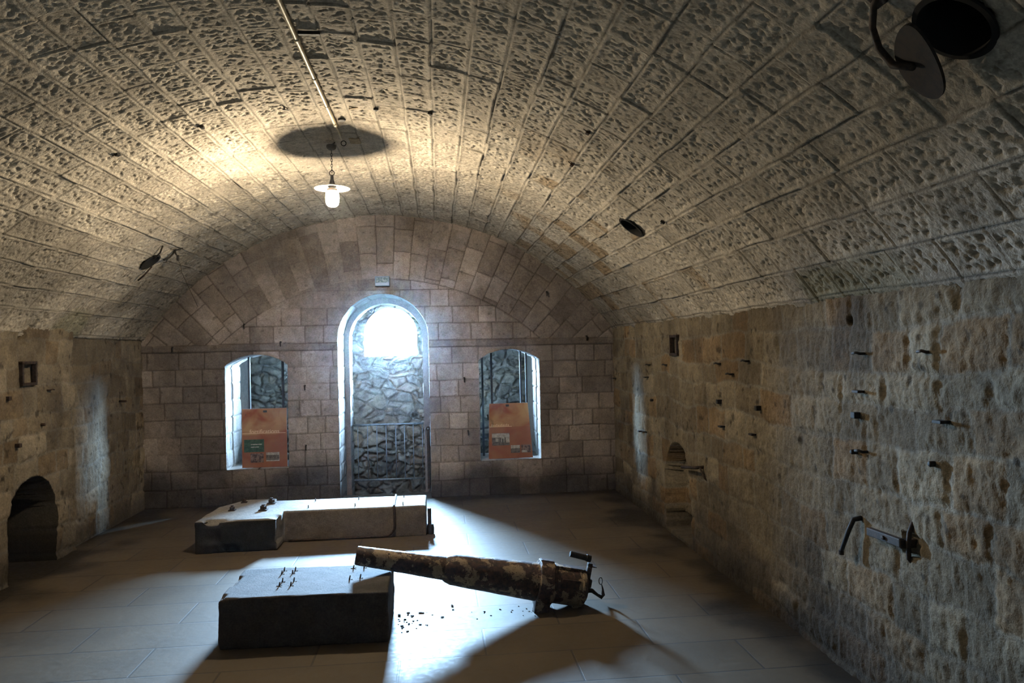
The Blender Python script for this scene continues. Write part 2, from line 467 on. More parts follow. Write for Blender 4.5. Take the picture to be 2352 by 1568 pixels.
# ------------------------------------------------------------------ side walls
def side_wall(name, X, sgn, seed, holes, tones, darkf, flip):
    zs = np.linspace(-.03, ZS + .10, 205)
    yy = np.concatenate([np.linspace(YB, 1.6, 60)[:-1], np.linspace(1.6, YE + .06, 700)])
    Yg, Zg = np.meshgrid(yy, zs, indexing='ij')
    dep = np.zeros(Yg.shape); vdk = np.zeros(Yg.shape, bool)
    for sdf, D in holes:
        Yg, Zg, d = snap(Yg, Zg, sdf, .0094)
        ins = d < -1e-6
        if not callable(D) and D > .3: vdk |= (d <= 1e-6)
        dep = np.where(ins, np.maximum(dep, D(Yg, Zg) if callable(D) else D), dep)
    r_ = np.random.RandomState(seed)
    zb = [-.3]
    while zb[-1] < 2.2: zb.append(zb[-1] + r_.uniform(.14, .22))
    du, dv, r1, r2, r3 = courses(Yg, Zg + .03 * noise2(Yg * 1.3, Zg * .8, seed + 20) + .012 * noise2(Yg * 9, Zg * 9, seed + 21), zb, .17, .42, seed, .045, 2.7)
    e = np.minimum(du, dv) + .004 * noise2(Yg * 40, Zg * 40, seed + 2)
    body = sst(.004, .036, e)
    rough = (.5 * fbm2(Yg * 14, Zg * 14, seed + 3, 4) + .6 * perlin(Yg * 30, Zg * 24, seed + 60) * (.4 + r1) + .35 * perlin(Yg * 60, Zg * 48, seed + 61))
    big = fbm2(Yg * 3.2, Zg * 3.2, seed + 4, 3)
    vert = noise2(Yg * 42, Zg * 13, seed + 6)
    d = -(.0055 * body * (.5 + r2) + (r1 - .5) * .009 * body) - .0052 * rough - .008 * big - .003 * vert * body - .003 * fbm2(Yg * 34, Zg * 30, seed + 40, 2) + .004
    chip = sst(.35, .6, fbm2(Yg * 9, Zg * 9, seed + 8, 3)); d = d + .004 * chip
    d = d + dep
    # d positive = away from room
    P = np.stack([X + sgn * d, Yg, Zg], -1)
    t1, t2, t3, mortar = [np.array(t) for t in tones]
    c = colmix(t1, t2, r2)
    w = sst(.72, .80, r3) * sst(.0, .010, e) * (.5 + .25 * fbm2(Yg * 8, Zg * 8, seed + 30, 3))
    c = colmix(c, t3, np.zeros_like(r3)) * (1 - w[..., None]) + t3 * w[..., None]
    mt = (1 - sst(.002, .016, e)) * (.5 + .5 * sst(-.3, .4, fbm2(Yg * 3, Zg * 3, seed + 50, 3)))
    c = c * (1 - .7 * mt[..., None]) + mortar * .7 * mt[..., None]
    blot = sst(.1, .6, fbm2(Yg * 2.4, Zg * 2.4, seed + 10, 4))
    c = c * (1 - .34 * blot[..., None]) * (1 + .30 * fbm2(Yg * 7, Zg * 7, seed + 31, 5))[..., None] * (.82 + .36 * r1)[..., None]
    sp = sst(.45, .7, fbm2(Yg * 20, Zg * 16, seed + 12, 3)); c = c * (1 - .62 * sp[..., None])
    so = darkf(Yg, Zg)  # uneven dark tone, set per wall by the given function
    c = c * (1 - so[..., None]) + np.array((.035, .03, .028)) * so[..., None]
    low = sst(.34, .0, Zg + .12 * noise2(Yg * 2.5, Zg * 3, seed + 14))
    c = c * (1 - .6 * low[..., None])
    c = np.where(vdk[..., None], c * .16, c)  # niche inside and rim: low light painted into the stone colour
    c = np.where((dep > .3)[..., None], c * .5, c)  # deep recess parts darkened further, again painted shade
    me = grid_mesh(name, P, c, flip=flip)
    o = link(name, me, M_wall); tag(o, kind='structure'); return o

nicheR = arch_sdf(5.97, .66, .03, .50, .30)
nicheL = arch_sdf(5.93, .66, -.2, .42, .30)
circ = lambda y, z, r: (lambda u, v: np.hypot(u - y, (v - z)) - r)
rect = lambda y0, y1, z0, z1: (lambda u, v: np.maximum(np.abs(u - (y0 + y1) / 2) - (y1 - y0) / 2, np.abs(v - (z0 + z1) / 2) - (z1 - z0) / 2))
def niche_depth(y, z):
    return np.where(z > .60, .26, np.where(z > .16, .17 + .02 * noise2(y * 12, z * 12, 5), .42))
side_wall('wall_right', XR, 1, 101,
          [(nicheR, niche_depth), (rect(5.86, 6.03, 1.53, 1.68), .05), (rect(7.2, 7.34, 1.70, 1.84), .16), (circ(3.34, 1.70, .026), .05), (circ(5.29, .74, .035), .05),
           (rect(2.86, 2.98, .70, .80), .03)],
          [(.13, .105, .070), (.205, .172, .120), (.175, .105, .045), (.19, .175, .145)],
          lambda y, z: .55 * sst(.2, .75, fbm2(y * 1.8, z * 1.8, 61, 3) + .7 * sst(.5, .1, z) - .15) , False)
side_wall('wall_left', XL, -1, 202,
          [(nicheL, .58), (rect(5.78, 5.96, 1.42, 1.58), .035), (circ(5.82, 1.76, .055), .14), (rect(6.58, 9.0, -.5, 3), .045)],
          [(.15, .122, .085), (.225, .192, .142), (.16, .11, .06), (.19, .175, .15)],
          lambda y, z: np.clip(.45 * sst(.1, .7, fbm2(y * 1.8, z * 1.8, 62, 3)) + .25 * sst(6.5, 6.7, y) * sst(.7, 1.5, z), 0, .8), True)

# ------------------------------------------------------------------ end wall with a doorway and two windows
DOOR = (-.59, .98, -.5, 1.745, .49)
WINL = (-1.937, .65, .385, 1.49, .115)
WINR = (.78, .67, .385, 1.49, .115)
xs = np.linspace(XL - .08, XR + .08, 620); zs = np.linspace(-.55, 3.2, 440)
Xg, Zg = np.meshgrid(xs, zs, indexing='ij')
inside = np.zeros(Xg.shape, bool); od = np.full(Xg.shape, 9.0)
for a in (DOOR, WINL, WINR):
    Xg, Zg, d = snap(Xg, Zg, arch_sdf(*a), .0083)
    od = np.minimum(od, d)
inside = od < -1e-6
zreg = np.concatenate([[-.4, .0, .19, .385], .385 + .1793 * np.arange(1, 8), [1.72], 1.72 + .185 * np.arange(1, 10)])
du, dv, r1, r2, r3 = courses(Xg, Zg, zreg, .19, .36, 303, .006, 5)
rA = np.hypot(Xg + .59, Zg + .115); aA = np.arctan2(Xg + .59, Zg + .115)
ring = (rA > 2.515) & (Zg > 1.72)
vb = np.arange(-2.86, 3.0, .187)
du2, dv2, q1, q2, q3 = courses(rA, aA * 2.8, vb, .22, .40, 404, .008, 5)
dv2 = np.minimum(dv2, np.abs(rA - 2.515)); dv = np.where(~ring & (Zg > 1.72), np.minimum(dv, np.abs(rA - 2.515)), dv)
du, dv, r1, r2, r3 = [np.where(ring, b, a) for a, b in ((du, du2), (dv, dv2), (r1, q1), (r2, q2), (r3, q3))]
band = (Zg > 1.643) & (Zg < 1.72)
du = np.where(band, 1, du)
e = np.minimum(du, dv)
plast = sst(-.15, .35, fbm2(Xg * 1.4, Zg * 1.4, 71, 3) + 1.3 * sst(-.2, -1.1, Xg) * sst(1.8, 2.3, Zg) * sst(-2.3, -1.6, Xg) - .3)
body = sst(.001, .013, e) * (1 - .8 * plast)
pits = sst(.15, .6, noise2(Xg * 55, Zg * 55, 72)) * (r3 > .7) * inner.mean()
d = -.006 * body * (.5 + r2) - (r1 - .5) * .006 * (1 - plast) - .004 * fbm2(Xg * 16, Zg * 16, 73, 3) - .006 * fbm2(Xg * 2, Zg * 2, 74, 2) + .005 * pits + .006
d = d + np.where(band, -.012, 0)
lowdk = sst(.55, .15, Zg + .12 * noise2(Xg * 2, Zg, 75))  # end wall darker towards the floor, with an uneven edge
P = np.stack([Xg, YE + d, Zg], -1)
c = colmix((.26, .218, .192), (.36, .31, .28), r2)
c = c * (1 + .28 * fbm2(Xg * 5, Zg * 5, 78, 5))[..., None] * (.85 + .3 * r3)[..., None]
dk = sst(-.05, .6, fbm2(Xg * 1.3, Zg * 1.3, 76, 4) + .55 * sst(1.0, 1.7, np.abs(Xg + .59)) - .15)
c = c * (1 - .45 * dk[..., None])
c = c * (1 - .78 * lowdk[..., None])
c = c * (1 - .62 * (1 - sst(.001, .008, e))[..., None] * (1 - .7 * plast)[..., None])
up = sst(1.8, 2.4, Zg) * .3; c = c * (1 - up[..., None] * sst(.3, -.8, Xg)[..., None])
sp = sst(.5, .72, fbm2(Xg * 22, Zg * 22, 77, 3)); c = c * (1 - .35 * sp[..., None])
c = np.where(band[..., None], c * .72, c)
ic = inside[:-1, :-1] | inside[1:, :-1] | inside[1:, 1:] | inside[:-1, 1:]
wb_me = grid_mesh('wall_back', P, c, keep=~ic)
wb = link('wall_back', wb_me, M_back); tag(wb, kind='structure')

def reveal(name, out, y0, y1, y_shift, seed, base, mat=M_back, parent=None, ny=50, splay=0.0, joints=.179, xc=0):
    """jamb and soffit strip following an opening outline, from depth y0 to y1"""
    pts = np.array(out); seg = np.r_[0, np.cumsum(np.hypot(*np.diff(pts, axis=0).T))]
    n = int(seg[-1] / .012); s = np.linspace(0, seg[-1], n)
    px = np.interp(s, seg, pts[:, 0]); pz = np.interp(s, seg, pts[:, 1])
    tx, tz = np.gradient(px, s), np.gradient(pz, s); l = np.hypot(tx, tz); nx, nz = -tz / l, tx / l   # outward normal
    yv = np.linspace(y0, y1, ny)
    S, Y = np.meshgrid(s, yv, indexing='ij')
    vb = np.array([pts[0, 1] * 0 - .02 + joints * k for k in range(int(seg[-1] / joints) + 3)])
    du, dv, r1, r2, r3 = courses(Y, S + .01 * noise2(S * 5, Y * 5, seed), vb, .22, .40, seed, .004, 8)
    e = np.minimum(du, dv)
    d = .010 * (1 - sst(0, .013, e)) + .007 * (r1 - .5) + .004 * fbm2(S * 16, Y * 16, seed + 1, 3)
    fade = sst(0, .012, Y - y0); d = d * fade + .002 * (1 - fade)
    sp_ = splay * (Y - y0) / (y1 - y0)
    P = np.stack([px[:, None] + nx[:, None] * (d + sp_), Y, pz[:, None] + nz[:, None] * d + np.maximum(nz[:, None], 0) * sp_], -1)
    c = colmix(np.array(base) * .85, np.array(base) * 1.1, r2) * (1 - .45 * (1 - sst(0, .007, e)))[..., None]
    me = grid_mesh(name, P, c)
    o = link(name, me, mat, parent); return o

def face_between(name, outA, outB, y, mat, parent, c):
    bm = bmesh.new(); a = [bm.verts.new((p[0], y, p[1])) for p in outA]; b = [bm.verts.new((p[0], y, p[1])) for p in outB]
    for i in range(len(a) - 1): bm.faces.new((a[i], a[i + 1], b[i + 1], b[i]))
    bm.normal_update(); me = bpy.data.meshes.new(name); bm.to_mesh(me); bm.free(); set_tint(me, c)
    return link(name, me, mat, parent, smooth=False)

def scale_out(a, dx):
    return (a[0], a[1] - 2 * dx, a[2], a[3], a[4] - dx)
STB = (.15, .14, .13)
oD = arch_outline(*DOOR); DI = (-.603, .85, DOOR[2], DOOR[3] - .0, .425); oDI = arch_outline(*DI)
reveal('jamb', oD, YE - .002, 8.75, 0, 501, STB, parent=wb)
face_between('rebate', oD, oDI, 8.75, M_back, wb, (.20, .17, .155))
reveal('jamb', oDI, 8.75, 9.06, 0, 502, STB, parent=wb)
for w, sd in ((WINL, 510), (WINR, 520)):
    ow = arch_outline(*w)
    ow = [(w[0], w[2])] + ow + [(w[0] + .001, w[2])]
    reveal('jamb', ow, YE - .002, 8.772, 0, sd, (.32, .30, .28), parent=wb)
# far face of the thick wall (the side turned to the outer passage)
bm = bmesh.new()
xg = np.linspace(-2.9, 1.9, 260); zg = np.linspace(-.6, 2.6, 180)
X2, Z2 = np.meshgrid(xg, zg, indexing='ij'); od2 = np.full(X2.shape, 9.0)
for a in (DI, WINL, WINR):
    X2, Z2, d = snap(X2, Z2, arch_sdf(*a), .018); od2 = np.minimum(od2, d)
ins = od2 < -1e-6; ic = ins[:-1, :-1] | ins[1:, :-1] | ins[1:, 1:] | ins[:-1, 1:]
bm.free()
me = grid_mesh('outer_face', np.stack([X2, np.full(X2.shape, 8.77), Z2], -1), np.full(X2.shape + (3,), .2), keep=~ic, flip=True)
link('outer_face', me, M_back, wb)

# ------------------------------------------------------------------ outer rubble wall with its daylight opening
OY = 9.74
OPN = (-.608, .67, 1.55, 1.86, .31)
xg = np.linspace(-2.75, 1.75, 420); zg = np.linspace(-.6, 2.70, 300)
X2, Z2 = np.meshgrid(xg, zg, indexing='ij')
X2, Z2, d0 = snap(X2, Z2, arch_sdf(*OPN), .0107)
ins = d0 < -1e-6; ic = ins[:-1, :-1] | ins[1:, :-1] | ins[1:, 1:] | ins[:-1, 1:]
wx = X2 + .05 * noise2(X2 * 5, Z2 * 5, 81); wz = Z2 + .04 * noise2(X2 * 5 + 7, Z2 * 5, 82)
f1, f2, idn = worley(wx * 5.4 + .25 * perlin(X2 * 9, Z2 * 9, 87), wz * 8.0, 83)
g1, g2, idg = worley(wx * 11, wz * 15, 84)
small = (idn < .35)
ed = np.where(small, (g2 - g1) * .6, f2 - f1); iid = np.where(small, idg, idn)
bd = sst(.0, .34, ed + .10 * perlin(X2 * 14, Z2 * 14, 90))
dd = -.055 * bd * (.4 + iid) - .012 * fbm2(X2 * 16, Z2 * 16, 85, 4) + .02
edge = sst(0, .03, d0); dd = dd * edge
P = np.stack([X2, OY + dd, Z2], -1)
c = colmix((.10, .088, .066), (.25, .22, .165), iid)
c = np.where((_h(np.floor(iid * 997), np.zeros_like(iid), np.zeros_like(iid), 3) > .8)[..., None], np.array((.22, .17, .11)), c)
c = c * (1 - .30 * (1 - sst(.0, .08, ed)))[..., None] * (1 + .35 * fbm2(X2 * 8, Z2 * 8, 89, 5))[..., None] * (1 - .3 * sst(-.2, .6, fbm2(X2 * 14, Z2 * 14, 88, 3)))[..., None]
c = c * (1 - .35 * sst(.1, .6, fbm2(X2 * 3, Z2 * 3, 86, 3)))[..., None] * (.55 + .45 * sst(0, .5, Z2))[..., None]
me = grid_mesh('wall_outer', P, c, keep=~ic)
wo = link('wall_outer', me, M_rubble); tag(wo, kind='structure')
oo = arch_outline(*OPN); oo = [(OPN[0], OPN[2])] + oo + [(OPN[0] + .001, OPN[2])]
reveal('jamb', oo, OY - .001, OY + .4, 0, 530, (.4, .37, .33), mat=M_rubble, parent=wo, splay=.42)

# passage shell, outside ground
def quad_obj(name, pts, mat, c, kind='structure', parent=None):
    bm = bmesh.new(); bm.faces.new([bm.verts.new(p) for p in pts]); bm.normal_update()
    me = bpy.data.meshes.new(name); bm.to_mesh(me); bm.free(); set_tint(me, c)
    o = link(name, me, mat, parent, smooth=False)
    if kind and not parent: o['kind'] = kind
    return o
def slab_obj(name, lo, hi, mat, c):
    bm = bmesh.new(); box(bm, [(a + b) / 2 for a, b in zip(lo, hi)], [b - a for a, b in zip(lo, hi)])
    bm.normal_update(); me = bpy.data.meshes.new(name); bm.to_mesh(me); bm.free(); set_tint(me, c)
    o = link(name, me, mat, smooth=False); o['kind'] = 'structure'; return o
slab_obj('wall_passage_left', (-2.9, 8.745, -.6), (-2.41, 10.9, 2.7), M_back, (.50, .46, .42))
slab_obj('wall_passage_right', (1.16, 8.745, -.6), (1.8, 10.9, 2.7), M_back, (.30, .28, .25))
slab_obj('ceiling_passage', (-2.9, 8.7, 2.5), (1.9, 9.9, 2.7), M_back, (.16, .15, .13))
slab_obj('wall_front', (XL - 1.2, YB - .25, -.1), (XR + 1.2, YB, 3.5), M_back, (.3, .27, .22))
slab_obj('trim_outer_left', (-2.9, OY + .09, -.6), (-1.50, OY + .5, 2.7), M_rubble, (.3, .28, .25))
slab_obj('trim_outer_right', (.20, OY + .09, -.6), (1.9, OY + .5, 2.7), M_rubble, (.3, .28, .25))
slab_obj('ground_terrace', (-14, OY + .40, 1.30), (13, 30, 1.50), M_rubble, (.05, .06, .03))

# unseen slabs added behind the inner faces, so that no daylight leaks in
slab_obj('wall_backing_left', (XL - 1.4, YB - .25, -.7), (XL - 1.0, 11, 3.5), M_back, (.3, .27, .22))
slab_obj('wall_backing_right', (XR + 1.0, YB - .25, -.7), (XR + 1.4, 11, 3.5), M_back, (.3, .27, .22))
slab_obj('floor_base', (XL - 1.2, YB - .25, -.7), (XR + 1.2, 8.49, -.05), M_back, (.1, .09, .08))
slab_obj('ceiling_backing', (XL - 1.4, YB - .25, 3.45), (XR + 1.4, 11, 3.7), M_back, (.3, .27, .22))
slab_obj('wall_backing_outer_left', (XL - 1.4, 10.0, -.7), (-2.84, 10.9, 3.5), M_back, (.3, .27, .22))
slab_obj('wall_backing_outer_right', (1.79, 10.0, -.7), (XR + 1.4, 10.9, 3.5), M_back, (.3, .27, .22))
slab_obj('wall_backing_outer_top', (XL - 1.2, 9.8, 2.69), (XR + 1.2, 10.9, 3.5), M_back, (.3, .27, .22))
# ------------------------------------------------------------------ floor
xs = np.linspace(XL - 1.1, XR + 1.1, 150); yy = np.linspace(YB - .2, 8.5, 260)
X2, Y2 = np.meshgrid(xs, yy, indexing='ij')
t = np.ones(X2.shape)
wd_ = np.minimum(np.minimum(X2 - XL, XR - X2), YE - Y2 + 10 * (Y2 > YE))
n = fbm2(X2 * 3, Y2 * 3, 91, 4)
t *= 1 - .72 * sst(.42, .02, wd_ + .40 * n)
n2 = noise2(X2 * 1.3, Y2 * 1.7, 93)
t *= 1 - .12 * sst(0, .8, n2)
t = np.where(Y2 > YE, .55, t)
P = np.stack([X2, Y2, np.zeros(X2.shape)], -1)
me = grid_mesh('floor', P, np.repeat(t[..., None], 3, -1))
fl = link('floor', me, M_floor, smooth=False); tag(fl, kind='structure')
slab_obj('floor_passage', (XL - 1.2, 8.49, -.7), (XR + 1.2, 11, -.45), M_rubble, (.05, .045, .04))
slab_obj('trim_threshold', (-1.2, 8.15, -.6), (.02, 8.5, -.004), M_back, (.2, .17, .14))

# ------------------------------------------------------------------ concrete plinths
def conc_block(name, foot, h, voxel, label, cat, tintf, amp=.006, chip=None, taper=0.0):
    bm = bmesh.new()
    cx = sum(p[0] for p in foot) / len(foot); cy = sum(p[1] for p in foot) / len(foot)
    lo = [bm.verts.new((p[0] - cx, p[1] - cy, 0)) for p in foot]
    hi = [bm.verts.new(((p[0] - cx) * (1 - taper), (p[1] - cy) * (1 - taper), h)) for p in foot]
    bm.faces.new(lo[::-1]); bm.faces.new(hi)
    for i in range(len(lo)):
        j = (i + 1) % len(lo); bm.faces.new((lo[i], lo[j], hi[j], hi[i]))
    bmesh.ops.recalc_face_normals(bm, faces=bm.faces)
    me = bpy.data.meshes.new(name); bm.to_mesh(me); bm.free()
    tmp = bpy.data.objects.new('tmp', me); COL.objects.link(tmp)
    r = tmp.modifiers.new('r', 'REMESH'); r.mode = 'VOXEL'; r.voxel_size = voxel
    dg = bpy.context.evaluated_depsgraph_get()
    m2 = bpy.data.meshes.new_from_object(tmp.evaluated_get(dg))
    bpy.data.objects.remove(tmp)
    nv = len(m2.vertices)
    co = np.empty(nv * 3, np.float32); m2.vertices.foreach_get('co', co); co = co.reshape(-1, 3).astype(float)
    no = np.empty(nv * 3, np.float32); m2.vertices.foreach_get('normal', no); no = no.reshape(-1, 3)
    wx, wy = co[:, 0] + cx, co[:, 1] + cy
    d = amp * fbm3(wx * 16, wy * 16, co[:, 2] * 16, 5, 4) + amp * .8 * fbm3(wx * 4, wy * 4, co[:, 2] * 4, 6, 2)
    top = no[:, 2] > .8
    d = np.where(top, d * .25, d)
    if chip is not None: d = d - chip(wx, wy, co[:, 2], no)
    co = co + no * d[:, None]
    co[:, 2] = np.maximum(co[:, 2], 0.0)
    m2.vertices.foreach_set('co', co.reshape(-1).astype(np.float32))
    set_tint(m2, tintf(wx, wy, co[:, 2], no)); m2.name = name
    root = empty(name, (cx, cy, 0), label, cat)
    o = link('concrete_body', m2, M_conc, root)
    return root, Vector((cx, cy, 0))

def blk_tint(x, y, z, no):
    b = np.full((len(x), 3), 1.0) * np.array((.080, .076, .074))
    s = sst(-.1, .6, fbm3(x * 4, y * 4, z * 4, 8, 4))
    b = b * (1 - .4 * s[:, None])
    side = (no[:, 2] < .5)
    return np.where(side[:, None], b * np.array((.8, .64, .52)), b)  # sides painted darker and browner than the top, as shade

def blk_chip(x, y, z, no):
    e = np.minimum(np.abs(x + 1.215), np.abs(y - 4.17)) + (.275 - z)
    return .02 * sst(.03, .0, e) * sst(.1, .6, noise3(x * 9, y * 9, z * 9, 15))
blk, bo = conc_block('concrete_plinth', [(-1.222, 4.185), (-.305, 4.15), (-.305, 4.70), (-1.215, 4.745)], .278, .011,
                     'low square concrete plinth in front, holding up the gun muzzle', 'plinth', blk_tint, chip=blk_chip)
BZ = .276
def bolt(parent, off, x, y, z, h, r, lean, mat=M_rust, plate=False, wire=True):
    bm = bmesh.new()
    p0 = Vector((x, y, z - .02)); p1 = Vector((x + lean[0], y + lean[1], z + h))
    tube(bm, [p0 - off, p0.lerp(p1, .6) - off, p1 - off], [r, r, r * .8], 8)
    if wire:
        q = p0.lerp(p1, .42 + .1 * random.random()) - off
        tube(bm, [q + Vector((-.016, .003, .001)), q, q + Vector((.018, -.002, .004))], .0018, 5)
    return obj('anchor_bolt', bm, mat, parent, smooth=True)
for (x, y) in [(-.966, 4.652), (-.90, 4.645), (-.968, 4.585), (-.904, 4.585), (-.931, 4.43), (-.866, 4.43), (-.934, 4.355), (-.869, 4.35), (-.548, 4.63), (-.484, 4.63), (-.547, 4.412), (-.487, 4.425)]:
    bolt(blk, bo, x, y, BZ, .026, .0042, (.006 + .004 * random.random(), .004))

TH = .262
foot = [(-1.99, 6.23), (-1.335, 6.235), (-1.338, 6.50), (-.135, 6.505), (-.135, 6.985), (-1.50, 6.99), (-1.52, 7.10), (-1.80, 7.09), (-1.965, 6.80)]
def t_chip(x, y, z, no):
    e1 = np.abs(y - 6.235) + (TH - z); e2 = np.abs(x + 1.335) * 1.0 + np.abs(y - 6.30) * .5
    arm = sst(-1.30, -1.36, x)
    n = noise3(x * 7, y * 7, z * 7, 25)
    return arm * (.055 * sst(.07, 0, e1) * sst(-.2, .5, n) + .045 * sst(.12, 0, e2) * sst(-.3, .5, noise3(x * 9, y * 9, z * 9, 27)) * (z > .05) + .02 * sst(0, .6, n) * (no[:, 1] < -.5))
def t_tint(x, y, z, no):
    b = np.full((len(x), 3), 1.0) * np.array((.24, .225, .205))
    s = sst(-.1, .6, fbm3(x * 4, y * 4, z * 4, 28, 4)); b = b * (1 - .3 * s[:, None])
    arm = sst(-1.32, -1.36, x) * (no[:, 2] < .6)  # arm's side faces painted nearly black for its shadowed front
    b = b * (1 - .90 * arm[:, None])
    dark_strip = (1 - sst(.008, .018, np.abs(x + .41))) * (no[:, 2] > .5)  # dark strip across the top, along the conduit line
    b = b * (1 - .85 * dark_strip[:, None])
    side = (no[:, 2] < .5) & (x > -1.33)  # other side faces darkened too, shade put into the colour
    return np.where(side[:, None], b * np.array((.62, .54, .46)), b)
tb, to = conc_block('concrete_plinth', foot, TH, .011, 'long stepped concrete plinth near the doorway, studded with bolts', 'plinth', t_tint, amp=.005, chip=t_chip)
for (x, y) in [(-1.135, 6.885), (-.747, 6.88), (-.34, 6.895), (-1.149, 6.594), (-.748, 6.59), (-.333, 6.565)]:
    bolt(tb, to, x, y, TH - .004, .03, .0045, (0, 0), wire=False)
for (x, y, s) in [(-1.518, 6.86, 1.0), (-1.526, 6.58, 1.0), (-1.797, 6.622, .8), (-1.78, 6.95, .7)]:
    bm = bmesh.new(); q = Vector((x, y, TH)) - to
    box(bm, q + Vector((0, 0, .004)), (.07 * s, .07 * s, .012), bevel=.002)
    lathe(bm, [(0, 0), (.027 * s, 0), (.027 * s, .028 * s), (.022 * s, .032 * s), (0, .032 * s)], Matrix.Translation(q + Vector((0, 0, .008))), 6)
    lathe(bm, [(0, 0), (.015 * s, 0), (.015 * s, .016), (0, .018)], Matrix.Translation(q + Vector((0, 0, .035 * s))), 12)
    obj('anchor_nut', bm, M_rust, tb)
# conduit bent along the foot of the stepped plinth and up its face
bm = bmesh.new()
pts = [(-1.30, 6.487, .014)] + [(-.49 - .8 * (1 - t), 6.487, .014) for t in np.linspace(.05, 1, 8)]
pts += [(-.49 + .085 * math.sin(a), 6.484, .014 + .085 * (1 - math.cos(a))) for a in np.linspace(.2, PI / 2, 7)] + [(-.405, 6.484, .18), (-.407, 6.486, TH + .004), (-.408, 6.52, TH + .008), (-.414, 6.75, TH + .008), (-.418, 6.99, TH + .006), (-.418, 7.0, .12)]
tube(bm, pts, .0095, 8)
tag(obj('cable_conduit', bm, M_rust, smooth=True), 'thin rusted conduit curving up the face of the stepped plinth', 'pipe')
# upright stub by the right end of the stepped plinth
r = empty('floor_post', (-.105, 6.57, 0), 'short dark iron post stub at right end of the stepped plinth', 'post')
bm = bmesh.new(); lathe(bm, [(0, 0), (.0165, 0), (.0165, .215), (.014, .222), (0, .222)], n=16); obj('post_tube', bm, M_black, r, smooth=True, angle=.6)
bm = bmesh.new(); lathe(bm, [(0, 0), (.03, 0), (.032, .05), (.026, .085), (0, .09)], Matrix.Translation((.008, -.01, 0)), 18); obj('socket', bm, M_black, r, smooth=True, angle=.6)

# ------------------------------------------------------------------ gun
A0 = Vector((-.515, 4.53, .386)); A1 = Vector((.875, 4.575, .098))
gun = empty('gun_barrel', (.645, 4.555, 0), 'old gun barrel with flaking camouflage paint lying across the floor', 'gun')
go = Vector((.645, 4.555, 0))
ax = (A1 - A0); L = ax.length; ax.normalize()
q = ax.to_track_quat('Z', 'Y').to_matrix().to_4x4()
up = (Vector((0, 0, 1)) - ax * ax.z).normalized(); side = ax.cross(up)
def T(s, u=0.0, w=0.0): return A0 + ax * s + up * u + side * w - go
MG = Matrix.Translation(A0 - go) @ q
def rough_mesh(o, amp, f, s):
    me = o.data; n = len(me.vertices); co = np.empty(n * 3, np.float32); me.vertices.foreach_get('co', co); co = co.reshape(-1, 3).astype(float)
    no = np.empty(n * 3, np.float32); me.vertices.foreach_get('normal', no); no = no.reshape(-1, 3)
    co += no * (amp * fbm3(co[:, 0] * f, co[:, 1] * f, co[:, 2] * f, s, 3))[:, None]
    me.vertices.foreach_set('co', co.reshape(-1).astype(np.float32))
def dense(prof, step=.012):
    out = [prof[0]]
    for a, b in zip(prof, prof[1:]):
        d = math.hypot(a[0] - b[0], a[1] - b[1]); k = max(1, int(d / step))
        out += [(a[0] + (b[0] - a[0]) * i / k, a[1] + (b[1] - a[1]) * i / k) for i in range(1, k + 1)]
    return out
sJ = .555
bm = bmesh.new()
lathe(bm, dense([(.0, .10), (.032, .10), (.034, .0), (.050, 0), (.0555, .004), (.057, .05), (.071, sJ + .01), (.05, sJ + .02)]), MG, 56)
o = obj('barrel', bm, M_gun, gun, smooth=True, angle=.7); rough_mesh(o, .0016, 30, 3)
bm = bmesh.new()
lathe(bm, dense([(.060, sJ - .02), (.072, sJ - .018), (.080, sJ - .005), (.0915, sJ + .03), (.0955, sJ + .10), (.116, 1.135), (.116, 1.16), (.05, 1.16)]), MG, 64)
o = obj('jacket', bm, M_gun, gun, smooth=True, angle=.7); rough_mesh(o, .0016, 30, 5)
# breech ring: heavy hoop with a foot
bm = bmesh.new()
lathe(bm, dense([(.10, 1.115), (.134, 1.115), (.140, 1.121), (.140, 1.199), (.134, 1.205), (.10, 1.205)]), MG, 64)
o = obj('breech_ring', bm, M_gun, gun, smooth=True, angle=.7); rough_mesh(o, .0015, 30, 6)
bm = bmesh.new(); R3 = Matrix((side, up, ax)).transposed().to_4x4()
bm.free()
for (s, u, w, d) in ((1.16, -.118, .062, (.075, .095, .092)), (1.16, .128, 0, (.06, .03, .088))):
    bm = bmesh.new(); box(bm, T(s, u, w), d, R3, .008); obj('lug', bm, M_gun, gun)
bm = bmesh.new()
lathe(bm, dense([(.05, 1.20), (.118, 1.20), (.1215, 1.205), (.1215, 1.218), (.112, 1.224), (.112, 1.385), (.119, 1.39), (.119, 1.408), (.112, 1.414), (.085, 1.416), (.08, 1.43), (0, 1.43)]), MG, 64)
o = obj('breech', bm, M_gun, gun, smooth=True, angle=.6); rough_mesh(o, .0012, 30, 7)
bm = bmesh.new()
box(bm, T(1.31, .112, 0), (.075, .022, .185), R3, .004)
box(bm, T(1.31, .045, -.109 * 1), (.012, .05, .12), R3, .003)
box(bm, T(1.31, .045, .109 * 1), (.012, .05, .12), R3, .003)
obj('slide_rail', bm, M_gun, gun)
bm = bmesh.new(); box(bm, T(1.38, -.112, .02), (.08, .06, .05), R3, .006); obj('lug', bm, M_gun, gun)
